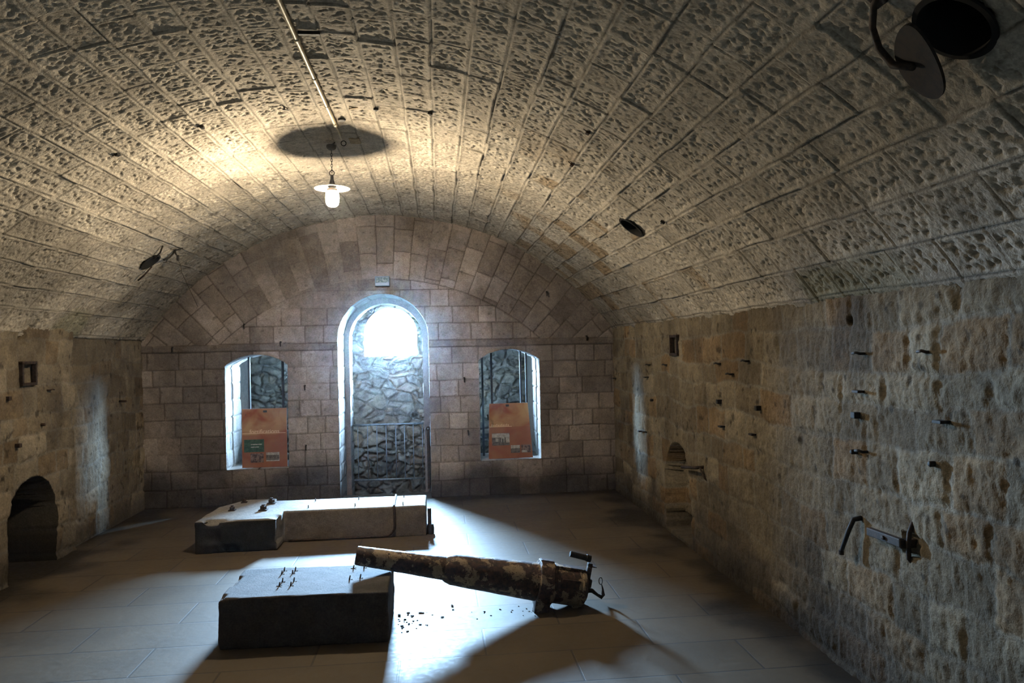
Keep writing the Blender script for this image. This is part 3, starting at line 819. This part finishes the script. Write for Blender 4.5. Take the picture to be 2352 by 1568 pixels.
# breech lever and handle
bm = bmesh.new()
box(bm, T(1.432, .105, .0), (.036, .115, .030), R3, .006)
box(bm, T(1.445, .04, 0), (.05, .05, .03), R3, .006)
box(bm, T(1.455, .145, .0), (.05, .006, .035), R3, .001)
la = obj('lever_arm', bm, M_gun, gun)
bm = bmesh.new()
pA = T(1.295, .200); pB = T(1.43, .188)
tube(bm, [pA, pA.lerp(pB, .02), pA.lerp(pB, .78), pA.lerp(pB, .8), pB], [.0165, .0185, .0185, .022, .022], 18)
h_ = obj('handle', bm, M_black, la, smooth=True, angle=.6); h_['label'] = 'dark grooved handle grip'
bm = bmesh.new()
c0 = T(1.44, -.005)
tube(bm, [c0, c0 + Vector((.035, 0, -.008)), c0 + Vector((.068, 0, -.036)), c0 + Vector((.092, 0, -.05)), c0 + Vector((.104, 0, -.036)), c0 + Vector((.102, 0, .0)), c0 + Vector((.096, 0, .028))],
     [.02, .013, .009, .014, .012, .006, .003], 12)
lp = [c0 + Vector((.09 + .011 * math.cos(a), 0, .05 + .022 * math.sin(a))) for a in np.linspace(-PI / 2, PI * 1.5, 14)[:-1]]
tube(bm, lp, .0028, 6, closed=True)
obj('firing_hook', bm, M_rust, gun, smooth=True)

# ------------------------------------------------------------------ pendant lamp
LX, LY = -.719, 5.31
lamp = empty('pendant_lamp', (LX, LY, 3.08), 'white enamel disc pendant lamp glowing on a short chain', 'lamp')
def Lm(z): return Matrix.Translation((0, 0, z - 3.08))
bm = bmesh.new(); lathe(bm, [(0, .012), (.034, .012), (.036, .0), (.030, -.014), (.018, -.022), (0, -.024)], Lm(3.058), 24)
tube(bm, [(-.005, 0, -.012), (.03, 0, .012), (.048, 0, .014)], .004, 8)
obj('ceiling_plate', bm, M_black, lamp, smooth=True, angle=.7)
bm = bmesh.new()
z = 3.034
k = 0
while z > 2.895:
    hh = .0125; w_ = .0058
    pts = []
    for a in np.linspace(0, 2 * PI, 15)[:-1]:
        x_ = w_ * math.cos(a); z_ = hh * math.sin(a)
        pts.append((x_ if k % 2 else 0, 0 if k % 2 else x_, z - hh + z_ - 3.08))
    tube(bm, pts, .0020, 6, closed=True); z -= .0195; k += 1
obj('chain', bm, M_black, lamp, smooth=True)
bm = bmesh.new()
tube(bm, [(.017 * math.cos(a), 0, 2.872 - 3.08 + .017 * math.sin(a)) for a in np.linspace(0, 2 * PI, 25)[:-1]], .0030, 8, closed=True)
obj('ring', bm, M_rust, lamp, smooth=True)
bm = bmesh.new(); lathe(bm, [(0, .05), (.010, .05), (.012, .02), (.017, .0), (.026, -.028), (.03, -.036), (0, -.036)], Lm(2.808), 24)
obj('socket', bm, M_rust, lamp, smooth=True, angle=.6)
bm = bmesh.new(); lathe(bm, [(.015, .016), (.04, .012), (.085, .004), (.122, -.006), (.125, -.010), (.121, -.011), (.085, -.002), (.04, .006), (.015, .009)], Lm(2.772), 64)
obj('lamp_shade', bm, M_enamel, lamp, smooth=True)
bm = bmesh.new(); lathe(bm, [(0, -.014), (.036, -.014), (.038, -.03), (.030, -.036), (0, -.036)], Lm(2.775), 32); obj('globe_collar', bm, M_rust, lamp, smooth=True, angle=.6)
bm = bmesh.new(); lathe(bm, [(.030, 0), (.044, -.012), (.047, -.04), (.046, -.07), (.040, -.092), (.026, -.105), (0, -.110)], Lm(2.741), 32)
g_ = obj('glass_globe', bm, M_globe, lamp, smooth=True); g_['label'] = 'glowing glass globe'

# ------------------------------------------------------------------ conduit along the crown of the vault
cond = empty('ceiling_conduit', (-.63, 2.0, 3.075), 'painted pipe running along the vault crown to the lamp', 'pipe')
def cz(y, x): return math.sqrt(RV ** 2 - (x - XC) ** 2) + ZC - .014
bm = bmesh.new()
tube(bm, [(0, y - 2.0, cz(y, -.63) - 3.075) for y in np.linspace(-1.5, 4.86, 20)], .0115, 12)
obj('pipe', bm, M_brass, cond, smooth=True)
bm = bmesh.new()
tube(bm, [(0, 2.86, cz(4.86, -.63) - 3.075), (0.0, 3.04, cz(5, -.63) - 3.075), (-.005, 3.2, cz(5.2, -.63) - 3.07)], .006, 8)
obj('thin_end', bm, M_brass, cond, smooth=True)
for y in (2.6, 3.05, 3.55, 4.05, 4.5, 4.84):
    bm = bmesh.new(); tube(bm, [(0, y - .022 - 2.0, cz(y, -.63) - 3.075), (0, y + .022 - 2.0, cz(y, -.63) - 3.075)], .0145, 12)
    obj('coupling', bm, M_brass, cond, smooth=True, angle=.6)
bm = bmesh.new(); tube(bm, [(.017 * math.cos(a) , 0, .017 * math.sin(a)) for a in np.linspace(0, 2 * PI, 25)[:-1]], .0032, 8, closed=True)
o = obj('iron_ring', bm, M_black, smooth=True); o.location = (-.625, 5.235, 3.062); tag(o, 'small dark iron ring hanging at the end of the ceiling pipe', 'ring')

# ------------------------------------------------------------------ fittings on the vault
def vault_frame(y, a_deg, off=0.0):
    """local x = along the arc, y = along the room, z = into the room"""
    a = math.radians(a_deg)
    n = Vector((-math.sin(a), 0, -math.cos(a))); t = Vector((math.cos(a), 0, -math.sin(a))); b = n.cross(t)
    m = Matrix((t, b, n)).transposed().to_4x4(); m.translation = Vector((XC + (RV - off) * math.sin(a), y, ZC + (RV - off) * math.cos(a)))
    return m

def vent(y, arc, r, label, flap, hinge):
    m = vault_frame(y, math.degrees(arc / RV))
    root = bpy.data.objects.new('vault_vent', None); COL.objects.link(root); root.matrix_world = m; tag(root, label, 'vent')
    bm = bmesh.new(); lathe(bm, [(r + .012, .004), (r + .010, .010), (r - .004, .011), (r - .007, .004), (r - .008, -.22), (0, -.225)], n=48)
    obj('vent_pipe', bm, M_void, root, smooth=True, angle=.6)
    return root
v1 = vent(1.80, 2.075, .100, 'dark vent opening with a hanging rusty flap, top right of the vault', True, 0)
# flap: tongue-shaped plate hanging beside the opening, and its curved stay
bm = bmesh.new()
out = []
for t in np.linspace(0, 1, 40):
    a = 2 * PI * t
    x_ = .062 * math.cos(a) * (1 + .25 * math.sin(a)); y_ = .125 * math.sin(a)
    out.append((x_, y_))
f0 = [bm.verts.new((x_, y_, 0)) for x_, y_ in out]; f1_ = [bm.verts.new((x_, y_, .008)) for x_, y_ in out]
bm.faces.new(f0[::-1]); bm.faces.new(f1_)
for i in range(40): bm.faces.new((f0[i], f0[(i + 1) % 40], f1_[(i + 1) % 40], f1_[i]))
o = obj('flap', bm, M_drust, v1); o.scale = (1.25, 1.25, 1); o.location = (.0, -.070, .085); o.rotation_euler = (math.radians(-8), math.radians(14), math.radians(-140))
bm = bmesh.new()
tube(bm, [(.00, -.085, .098), (-.03, -.150, .085), (-.085, -.175, .055), (-.14, -.155, .035), (-.185, -.105, .02), (-.20, -.06, .012)], [.011, .011, .010, .010, .010, .011], 8)
obj('stay_rod', bm, M_rust, v1, smooth=True)
bm = bmesh.new(); box(bm, (-.205, -.085, .012), (.075, .045, .02), None, .004)
obj('hinge_plate', bm, M_rust, v1)
v2 = vent(5.006, 2.06, .090, 'dark round vent hole in the right side of the vault', False, 0)
v3 = vent(6.70, -2.06, .087, 'round vent hole with a hanging lid stay, left side of the vault', True, 0)
bm = bmesh.new()
tube(bm, [(-.03, -.07, .02), (-.11, -.03, .05), (-.20, -.09, .035)][::1], .007, 8)
obj('stay_rod', bm, M_rust, v3, smooth=True)
bm = bmesh.new(); tube(bm, [(.20, .16, .012), (.14, .12, .03), (.06, .08, .03)], .007, 8)
obj('stay_rod', bm, M_rust, v3, smooth=True)
# cable clamp and drooping wire beside the left vent
mm = vault_frame(6.86, -34.3)
w0 = mm.translation
cl = bpy.data.objects.new('hanging_clamp', None); COL.objects.link(cl); cl.location = w0; tag(cl, 'small green-black clamp with a thin wire dangling beside the left vent', 'clamp')
bm = bmesh.new(); tube(bm, [(0, 0, .01), (.0, -.03, -.02), (.02, -.05, -.05)], [.008, .01, .006], 8); tube(bm, [(.0, 0, .0), (.055, .02, .02)], .005, 6); tube(bm, [(0, 0, 0), (-.04, -.05, -.07), (-.07, -.1, -.10)], .008, 8)
box(bm, (.03, -.045, -.075), (.022, .014, .05), None, .004); obj('clamp_body', bm, M_black, cl, smooth=True)
bm = bmesh.new(); tube(bm, [(.032, -.045, -.10), (.05, -.04, -.13), (.055, -.03, -.2), (.05, .2, -.34), (.055, .4, -.48)], .0022, 6); obj('wire', bm, M_rust, cl, smooth=True)

def fitting(name, y, a, build, label, cat, mat=M_black, rz=0.0, group=None):
    bm = bmesh.new(); build(bm); o = obj(name, bm, mat)
    o.matrix_world = vault_frame(y, a) @ Matrix.Rotation(rz, 4, 'Z'); tag(o, label, cat, group); return o
def clip(bm): box(bm, (0, 0, .006), (.030, .012, .014), None, .002); box(bm, (.0, -.012, .010), (.010, .03, .006), None, .001)
def clamp_b(bm): box(bm, (0, 0, .010), (.022, .032, .018), None, .003); tube(bm, [(-.03, .006, .004), (.0, .008, .012)], .003, 6)
def strip(bm): box(bm, (0, 0, .012), (.012, .062, .004), Matrix.Rotation(.25, 4, 'X'), .001); tube(bm, [(0, .03, 0), (0, .03, .02), (-.008, .036, .016)], .005, 6)
fitting('ceiling_clip', 4.525, -5.8, strip, 'bent black metal strip fixed to the vault left of the lamp shadow', 'clip', rz=.25)
fitting('ceiling_clip', 4.574, -15.3, clamp_b, 'black cable clip on the vault, second from the left edge', 'clip')
fitting('ceiling_clip', 4.548, -24.7, clamp_b, 'black cable clip on the vault, farthest left', 'clip', rz=.3)
fitting('ceiling_clip', 4.534, 4.0, clip, 'black cable clip on the vault just right of the tin tag', 'clip')
fitting('ceiling_clip', 4.481, 10.1, clip, 'black cable clip on a joint right of the lamp shadow', 'clip')
fitting('ceiling_clip', 3.896, 26.6, clamp_b, 'rusty clip on the right slope of the vault, upper of two', 'clip', M_rust)
fitting('ceiling_clip', 4.526, 27.2, clamp_b, 'rusty clip on the right slope of the vault, lower of two', 'clip', M_rust)
fitting('iron_peg', 4.496, 39.6, clip, 'black peg in the vault just right of the round vent hole', 'peg')
fitting('tin_tag', 4.542, 1.4, lambda bm: (box(bm, (.004, 0, .008), (.055, .022, .006), Matrix.Rotation(.2, 4, 'Y'), .001)), 'small brown tin tag stuck to the vault above the lamp', 'tag', M_chip)
fitting('pipe_clip', 3.471, -.4, lambda bm: box(bm, (.02, 0, .012), (.10, .022, .016), None, .003), 'black clip crossing the ceiling pipe near the top edge', 'clip', M_black)
fitting('iron_peg', 4.785, -.36, lambda bm: lathe(bm, [(0, .012), (.022, .010), (.026, 0)], n=16), 'flat dark iron stud in the lamp shadow beside the pipe end', 'stud', M_black)
fitting('junction_plate', 5.256, .2, lambda bm: box(bm, (.0, 0, .004), (.075, .13, .008), None, .002), 'pale rust-stained square plate behind the hanging ring', 'plate', M_chip)

# ------------------------------------------------------------------ fittings on the walls
M_peg = M_rust
def wall_peg(y, z, kind, label, cat='peg', X=XR, name='iron_peg', mat=M_black, s=1.0):
    sg = -1 if X > 0 else 1
    bm = bmesh.new()
    if kind == 'stub': lathe(bm, [(0, -.04), (.011 * s, -.04), (.012 * s, .030), (.009 * s, .034), (0, .034)], Matrix.Rotation(sg * PI / 2, 4, 'Y'), 10)
    elif kind == 'bent': tube(bm, [(-.03 * sg, 0, 0), (.022 * sg, 0, 0), (.034 * sg, .012, .006), (.034 * sg, .04 * s, .002)], .0065, 8)
    elif kind == 'square': box(bm, (.004 * sg, 0, 0), (.05, .034 * s, .030 * s), None, .004)
    elif kind == 'flat': box(bm, (.014 * sg, 0, 0), (.045, .05 * s, .012 * s), None, .002)
    o = obj(name, bm, mat, smooth=kind in ('stub', 'bent')); o.location = (X, y, z); tag(o, label, cat); return o
pegs = [
 (4.358, 1.208, 'square', 'square black iron socket low of the wall middle, above the orange stone'),
 (4.430, 1.04, 'flat', 'slanting dark iron peg just under the square socket'),
 (4.989, 1.205, 'square', 'small dark iron socket level with the square one, farther off'),
 (3.29, 1.257, 'square', 'chunky black iron stub near the middle of the right wall'),
 (2.694, 1.283, 'flat', 'black iron wedge at the top of the bare brown stone'),
 (2.746, 1.112, 'stub', 'black iron stub at the foot of the bare brown stone'),
 (3.227, 1.545, 'bent', 'hooked iron peg high in the right wall, left of the rusty one'),
 (2.759, 1.553, 'bent', 'rusty hooked iron peg with a rust streak under it'),
 (3.253, 1.37, 'flat', 'rusted iron cramp above the chunky black stub'),
 (3.302, 1.085, 'stub', 'short iron stub below the chunky black stub'),
 (3.225, 1.094, 'bent', 'thin bent nail beside the short iron stub'),
 (6.774, 1.312, 'flat', 'flat iron peg near the light streak on the right wall'),
 (8.03, 1.257, 'flat', 'flat iron peg in the right wall close to the corner'),
 (6.60, 1.11, 'stub', 'round iron stub above the pair of pins'),
 (7.03, .78, 'flat', 'left pin of the pair beside the niche'),
 (6.88, .79, 'flat', 'right pin of the pair beside the niche'),
 (4.963, 1.469, 'bent', 'bent iron peg high up, above the far socket'),
 (4.755, 1.403, 'bent', 'thicker bent peg right of the high bent peg'),
 (4.50, 1.494, 'bent', 'bent peg topmost in the middle stretch of the right wall'),
 (4.937, 1.038, 'flat', 'small iron peg right of the mossy patch'),
 (6.17, 1.438, 'bent', 'little hooked peg under the framed recess'),
 (6.68, 1.43, 'bent', 'little hooked peg above the light streak')]
for i, (y, z, k, lab) in enumerate(pegs):
    wall_peg(y, z, k, lab, mat=(M_rust if i in (7, 8) else M_black), s=1.0)
for (y, z, k, lab) in [(5.60, 1.33, 'square', 'dark iron box stub left of the framed recess, left wall'), (6.15, 1.36, 'bent', 'small bent peg right of the framed recess, left wall'),
                       (6.05, 1.10, 'stub', 'round peg under the framed recess, left wall'), (5.72, .98, 'square', 'rusted socket above the dark arch, left wall'),
                       (7.55, 1.18, 'stub', 'small peg between the light streak and the corner, left wall')]:
    wall_peg(y, z, k, lab, X=XL, mat=M_rust)
# bracket near the niche
r = empty('wall_bracket', (XR, 5.45, .66), 'rusty iron bar bracket sticking out beside the right-hand niche', 'bracket')
bm = bmesh.new(); tube(bm, [(.03, -.10, .035), (-.05, -.09, .030), (-.07, -.06, .026), (-.06, .22, -.012)], .012, 8); obj('bar', bm, M_rust, r, smooth=True)
bm = bmesh.new(); tube(bm, [(-.03, -.10, .03), (-.012, -.135, -.04), (.01, -.15, -.06)], .008, 8); obj('brace', bm, M_rust, r, smooth=True)
# big bracket near
r = empty('wall_bracket', (XR, 3.02, .75), 'heavy iron bracket nearest the camera on the right wall', 'bracket')
bm = bmesh.new(); box(bm, (-.035, .03, 0.0), (.024, .24, .036), Matrix.Rotation(-.03, 4, 'X'), .004); box(bm, (0, -.08, .0), (.09, .03, .036), None, .004)
lathe(bm, [(0, 0), (.009, 0), (.009, .008), (0, .010)], Matrix.Translation((-.047, .02, 0)) @ Matrix.Rotation(-PI / 2, 4, 'Y'), 8)
obj('bar', bm, M_rust, r)
bm = bmesh.new(); tube(bm, [(.01, -.10, .09), (-.015, -.11, .05), (-.02, -.11, -.0), (-.01, -.095, -.06), (.01, -.09, -.08)], .010, 8); obj('brace', bm, M_rust, r, smooth=True)
r = empty('iron_stay', (XR, 3.29, .75), 'slanting iron rod left of the heavy bracket', 'rod')
bm = bmesh.new(); tube(bm, [(.03, 0.0, .03), (-.03, .01, .02), (-.045, .025, -.03), (-.05, .09, -.15)], [.013, .013, .011, .009], 8); obj('rod', bm, M_black, r, smooth=True)
bm = bmesh.new(); lathe(bm, [(0, -.01), (.012, -.01), (.012, .01), (0, .01)], Matrix.Translation((-.05, .09, -.155)), 10); obj('tip', bm, M_rust, r)
# bare brown stone patch and framed recess
def frame(name, X, y0, y1, z0, z1, label, d):
    root = empty(name, (X, (y0 + y1) / 2, (z0 + z1) / 2), label, 'frame')
    w = y1 - y0; h = z1 - z0; t = .022
    for (cy, cz_, sy, sz) in ((0, h / 2, w, t), (0, -h / 2, w, t), (-w / 2, 0, t, h), (w / 2, 0, t, h)):
        bm = bmesh.new(); box(bm, (d * .008, cy, cz_), (.03, sy + t * (sz == t), sz), None, .003); obj('frame_bar', bm, M_rust, root)
    return root
frame('recess_frame', XR, 5.86, 6.03, 1.53, 1.68, 'rust-brown frame round a small recess high on the right wall', -1)
frame('recess_frame', XL, 5.78, 5.96, 1.42, 1.58, 'rust-brown frame round a small recess on the left wall', 1)

# pins on the end wall
for (x, z, lab) in [(-2.05, 1.93, 'iron pin with a cracked streak above the left window'), (1.214, 2.232, 'small iron pin high on the right of the end wall'), (.53, .88, 'iron pin right of the doorway, left of the right window'),
                    (.28, 1.30, 'iron pin beside the right window, upper one'), (.31, .72, 'iron pin beside the right window, lower one'),
                    (-1.43, 1.26, 'iron pin between left window and doorway, upper one'), (-1.43, .62, 'iron pin between left window and doorway, lower one'), (-2.786, 1.70, 'dark iron stud in the string course by the left corner'),
                    (-1.676, 1.735, 'dark iron stud in the string course over the left window'), (1.65, 1.73, 'dark iron stud in the string course by the right corner')]:
    bm = bmesh.new(); tube(bm, [(0, .02, 0), (0, -.022, 0), (0, -.03, -.012), (.002, -.03, -.05)], [.009, .009, .008, .005], 8)
    o = obj('iron_pin', bm, M_black, smooth=True); o.location = (x, YE, z); tag(o, lab, 'pin')

# emergency light box above the doorway
r = empty('emergency_light', (-.585, YE - .03, 2.37), 'small blue-grey light box with a glinting glass face above the doorway', 'light')
bm = bmesh.new(); box(bm, (0, 0, 0), (.155, .06, .105), None, .006); obj('housing', bm, plain('blue_grey_plastic', (.10, .16, .22), .4), r)
bm = bmesh.new(); box(bm, (0, -.036, .012), (.135, .014, .055), None, .004)
M_glint = metal('glint_painted_diffuser', (.25, .40, .42), (.75, .9, .9), 60, .12, .6, .45, .6, 1.0, .02)  # pale blotches painted as reflections on the glass face
obj('diffuser', bm, M_glint, r)

# ------------------------------------------------------------------ doorway barrier
gate = empty('metal_barrier', (-.595, 8.95, 0), 'galvanised railing barrier closing the doorway', 'barrier')
gx0, gx1 = -1.02 + .595, -.19 + .595
for z_, rr in ((.738, .0125), (.085, .011)):
    bm = bmesh.new(); tube(bm, [(gx0, 0, z_), (gx1, 0, z_)], rr, 12); obj('rail', bm, M_galv, gate, smooth=True)
for px in (822, 844, 865, 886, 908, 928, 948, 969):
    x_ = -1.02 + (px - 812) * (.855 / 165) + .595
    bm = bmesh.new(); tube(bm, [(x_, 0, .085), (x_, 0, .738)], .0055, 8); obj('baluster', bm, M_galv, gate, smooth=True)
r = empty('hinge_post', (-.136, 8.70, 0), 'rusty upright with a round eye at the right jamb of the doorway', 'post')
bm = bmesh.new(); box(bm, (0, 0, .34), (.028, .02, .68), None, .003); obj('bar', bm, M_rust, r)
bm = bmesh.new(); tube(bm, [(.020 * math.cos(a), 0, .70 + .020 * math.sin(a)) for a in np.linspace(0, 2 * PI, 20)[:-1]], .009, 8, closed=True); obj('eye', bm, M_rust, r, smooth=True)

# ------------------------------------------------------------------ window bars
for x, lab in ((-2.11, 'dark iron bar at left of the left window'), (-1.743, 'dark iron bar at right of the left window'), (0.503, 'leftmost iron bar of the right window'), (0.609, 'second iron bar from left in the right window'),
               (0.948, 'third iron bar from left in the right window'), (1.014, 'rightmost iron bar of the right window')):
    bm = bmesh.new(); wc = WINL[0] if x < 0 else WINR[0]
    box(bm, (0, 0, 0), (.022, .034, 1.24), None, .002)
    o = obj('window_bar', bm, M_black); o.location = (x, 8.55, .385 + .595); tag(o, lab, 'bar', None)

# ------------------------------------------------------------------ information panels leaning in the windows
def panel_mat():
    m, nt, b = new_mat('orange_print')
    tc = N(nt, 'ShaderNodeTexCoord')
    n1 = N(nt, 'ShaderNodeTexNoise', Scale=5.0, Detail=3.0, Roughness=.5, Distortion=.6); nt.links.new(tc.outputs['Object'], n1.inputs['Vector'])
    sp = N(nt, 'ShaderNodeSeparateXYZ'); nt.links.new(tc.outputs['Object'], sp.inputs[0])
    sky = ramp(nt, n1.outputs['Fac'], .36, .62, (.27, .075, .03, 1), (.42, .24, .10, 1))
    low = mixc(nt, .25, (.25, .08, .038), sky)
    up = ramp(nt, sp.outputs['Z'], .345, .355)
    nt.links.new(mixc(nt, up, low, sky), b.inputs['Base Color'])
    b.inputs['Roughness'].default_value = .55
    return m
M_panel = panel_mat()
def print_mat(name, a, b_, scale):
    return metal(name, a, b_, scale, .5, 0, .45, .55, 0)
M_pg = print_mat('green_photo', (.02, .06, .04), (.05, .10, .06), 30); M_pd = print_mat('dark_photo', (.05, .03, .03), (.22, .15, .12), 25)
M_pl = print_mat('pale_photo', (.30, .27, .22), (.45, .42, .36), 30); M_pk = print_mat('grey_photo', (.06, .05, .045), (.14, .12, .10), 30)
M_txt = plain('cream_ink', (.75, .52, .30), .6); M_ink = plain('dark_ink', (.03, .03, .03), .6)
M_back_w = plain('board_white', (.7, .7, .7), .5)
def panel(loc, w0, w1, h, lean, shear, label, pics, text):
    root = empty('information_panel', loc, label, 'panel')
    root.rotation_euler = (-lean, 0, 0)
    bm = bmesh.new()
    t = .012
    c = [(-w0 / 2, 0), (w0 / 2, 0), (w1 / 2 - shear, h), (-w1 / 2 - shear, h)]
    a = [bm.verts.new((x, 0, z)) for x, z in c]; b = [bm.verts.new((x, t, z)) for x, z in c]
    f = bm.faces.new(a); g = bm.faces.new(b[::-1])
    for i in range(4): bm.faces.new((a[(i + 1) % 4], a[i], b[i], b[(i + 1) % 4]))
    bmesh.ops.recalc_face_normals(bm, faces=bm.faces)
    o = obj('board', bm, M_panel, root); o.data.materials.append(M_back_w)
    for p in o.data.polygons:
        if p.normal.y > -.5: p.material_index = 1
    def pic(name, x0, x1, z0, z1, mat, dy=.0015):
        bm = bmesh.new(); box(bm, ((x0 + x1) / 2, -dy / 2, (z0 + z1) / 2), (x1 - x0, dy, z1 - z0)); return obj(name, bm, mat, root)
    for q in pics: pic(*q)
    if text:
        for s, x, z, size, mat in text:
            cu = bpy.data.curves.new('title', 'FONT'); cu.body = s; cu.size = size; cu.extrude = .0004; cu.align_x = 'CENTER'; cu.offset = .0004
            to_ = bpy.data.objects.new('title', cu); COL.objects.link(to_)
            dg = bpy.context.evaluated_depsgraph_get()
            me = bpy.data.meshes.new_from_object(to_.evaluated_get(dg)); bpy.data.objects.remove(to_)
            me.materials.clear(); ob = link('title', me, mat, root, smooth=False)
            ob.location = (x, -.002, z); ob.rotation_euler = (PI / 2, 0, 0)
    return root
def P_(px, py, x0, x1, y0, y1, W, H): return (-W / 2 + W * (px - x0) / (x1 - x0), H * (y1 - py) / (y1 - y0))
W1, H1 = .475, .632
def rc(name, a, b, c_, d, mat, x0=190, x1=1130, y0=165, y1=1425, W=W1, H=H1, dy=.0015):
    xa, za = P_(a, b, x0, x1, y0, y1, W, H); xb, zb_ = P_(c_, d, x0, x1, y0, y1, W, H)
    return (name, xa, xb, zb_, za, mat, dy)
tlines = [rc('text_line', 700, 830 + i * 34, 1060 - (i % 3) * 40, 836 + i * 34, M_txt_dim if False else M_txt, dy=.001) for i in range(0)]
panel((-1.885, 8.235, .388), .475, .470, H1, .03, 0.0, 'orange printed panel titled fortifications leaning in the left window',
      [rc('photo_print', 232, 825, 648, 1095, M_pg), rc('photo_print', 365, 1125, 635, 1320, M_pd), rc('photo_print', 690, 1110, 965, 1300, M_pl), rc('photo_print', 690, 1165, 960, 1275, M_pk, dy=.002),
       rc('photo_print', 370, 920, 600, 940, M_pl, dy=.002), rc('photo_print', 370, 978, 540, 996, M_pl, dy=.002), rc('photo_print', 635, 205, 715, 250, M_ink), rc('photo_print', 200, 690, 1100, 700, M_txt, dy=.0008),
       rc('fixing_hole', 262, 285, 278, 300, M_ink)],
      [('fortifications', -W1 / 2 + W1 * .50, H1 * .577, .062, M_txt)])
W2, H2 = .46, .612
def rd(name, a, b, c_, d, mat, dy=.0015): return rc(name, a, b, c_, d, mat, 285, 1235, 180, 1400, W2, H2, dy)
panel((.785, 8.235, .388), .495, .435, H2, .05, 0.012, 'orange printed panel with black-and-white photos leaning in the right window',
      [rd('photo_print', 335, 840, 740, 1110, M_pk), rd('photo_print', 335, 845, 730, 935, M_pl, .002), rd('photo_print', 415, 950, 480, 1030, M_pl, .002), rd('photo_print', 545, 900, 620, 1040, M_pl, .002), rd('photo_print', 655, 880, 740, 1050, M_pl, .002),
       rd('photo_print', 565, 960, 595, 1040, M_ink, .0025), rd('photo_print', 765, 1115, 980, 1285, M_pk), rd('photo_print', 765, 1115, 975, 1185, M_pl, .002), rd('photo_print', 1005, 1110, 1225, 1285, M_pd), rd('photo_print', 1020, 1230, 1140, 1280, M_pl, .002),
       rd('photo_print', 670, 205, 745, 255, M_ink), rd('photo_print', 285, 690, 800, 702, M_txt, .0008)] +
      [rd('title_stroke', 330 + i * 38, 650 - (i % 3 == 0) * 14, 350 + i * 38, 686, M_txt, .001) for i in range(11)], None)

# ------------------------------------------------------------------ crumbs on the floor
def crumb_mesh(seed):
    bm = bmesh.new(); bmesh.ops.create_icosphere(bm, subdivisions=2, radius=1.0)
    r_ = random.Random(seed); k = [r_.uniform(.6, 1.3) for _ in range(3)]
    for v in bm.verts:
        c = v.co; f = 1 + .35 * math.sin(c.x * 3.1 + seed) * math.cos(c.y * 4 + seed * 2) + .2 * math.sin(c.z * 7 + seed)
        v.co = Vector((c.x * k[0] * f, c.y * k[1] * f, c.z * .7 * k[2] * f))
    me = bpy.data.meshes.new('stone_crumb'); bm.to_mesh(me); bm.free(); me.materials.append(M_crumb); return me
cms = [crumb_mesh(i) for i in range(5)]
def crumb(x, y, s, label, group=None):
    o = bpy.data.objects.new('stone_crumb', random.choice(cms)); COL.objects.link(o)
    o.location = (x, y, s * .35); o.scale = (s, s, s * .6); o.rotation_euler = (0, 0, random.uniform(0, 6)); tag(o, label, 'stone', group)
crumb(.055, 4.675, .011, 'lone dark stone crumb on the lit slabs under the gun barrel')
crumb(-.268, 4.56, .014, 'largest dark crumb against the right side of the front plinth')
rr = random.Random(4)
for i in range(34):
    x = -.27 + abs(rr.gauss(0, .13)); y = rr.uniform(4.28, 4.62)
    crumb(x, y, rr.uniform(.003, .009), 'tiny dark crumb scattered beside the right side of the front plinth', 'crumbs beside the front plinth')
for i in range(20):
    crumb(rr.uniform(.15, .55), 4.53 + rr.gauss(0, .06), rr.uniform(.0025, .006), 'tiny dark crumb scattered under the gun jacket', 'crumbs under the gun')
for (x, y) in ((.60, 4.44), (.66, 4.42), (.56, 4.47)):
    crumb(x, y, .008, 'dark crumb at the foot of the breech ring', 'crumbs at the breech ring')

# ------------------------------------------------------------------ added thin haze volume, scatters a lens glow
bm = bmesh.new(); box(bm, (-.55, 3.9, 1.35), (6.4, 11.9, 4.2))
m = bpy.data.materials.new('bloom_scatter'); m.use_nodes = True; nt = m.node_tree; nt.nodes.clear()
vs_ = nt.nodes.new('ShaderNodeVolumeScatter'); vs_.inputs['Density'].default_value = .00065; vs_.inputs['Anisotropy'].default_value = .92
vs_.inputs['Color'].default_value = (.9, .95, 1, 1)
mo = nt.nodes.new('ShaderNodeOutputMaterial'); nt.links.new(vs_.outputs[0], mo.inputs['Volume'])
hz = obj('bloom', bm, m); tag(hz, 'added thin haze glowing round the doorway light and lamp', 'bloom', kind='stuff')
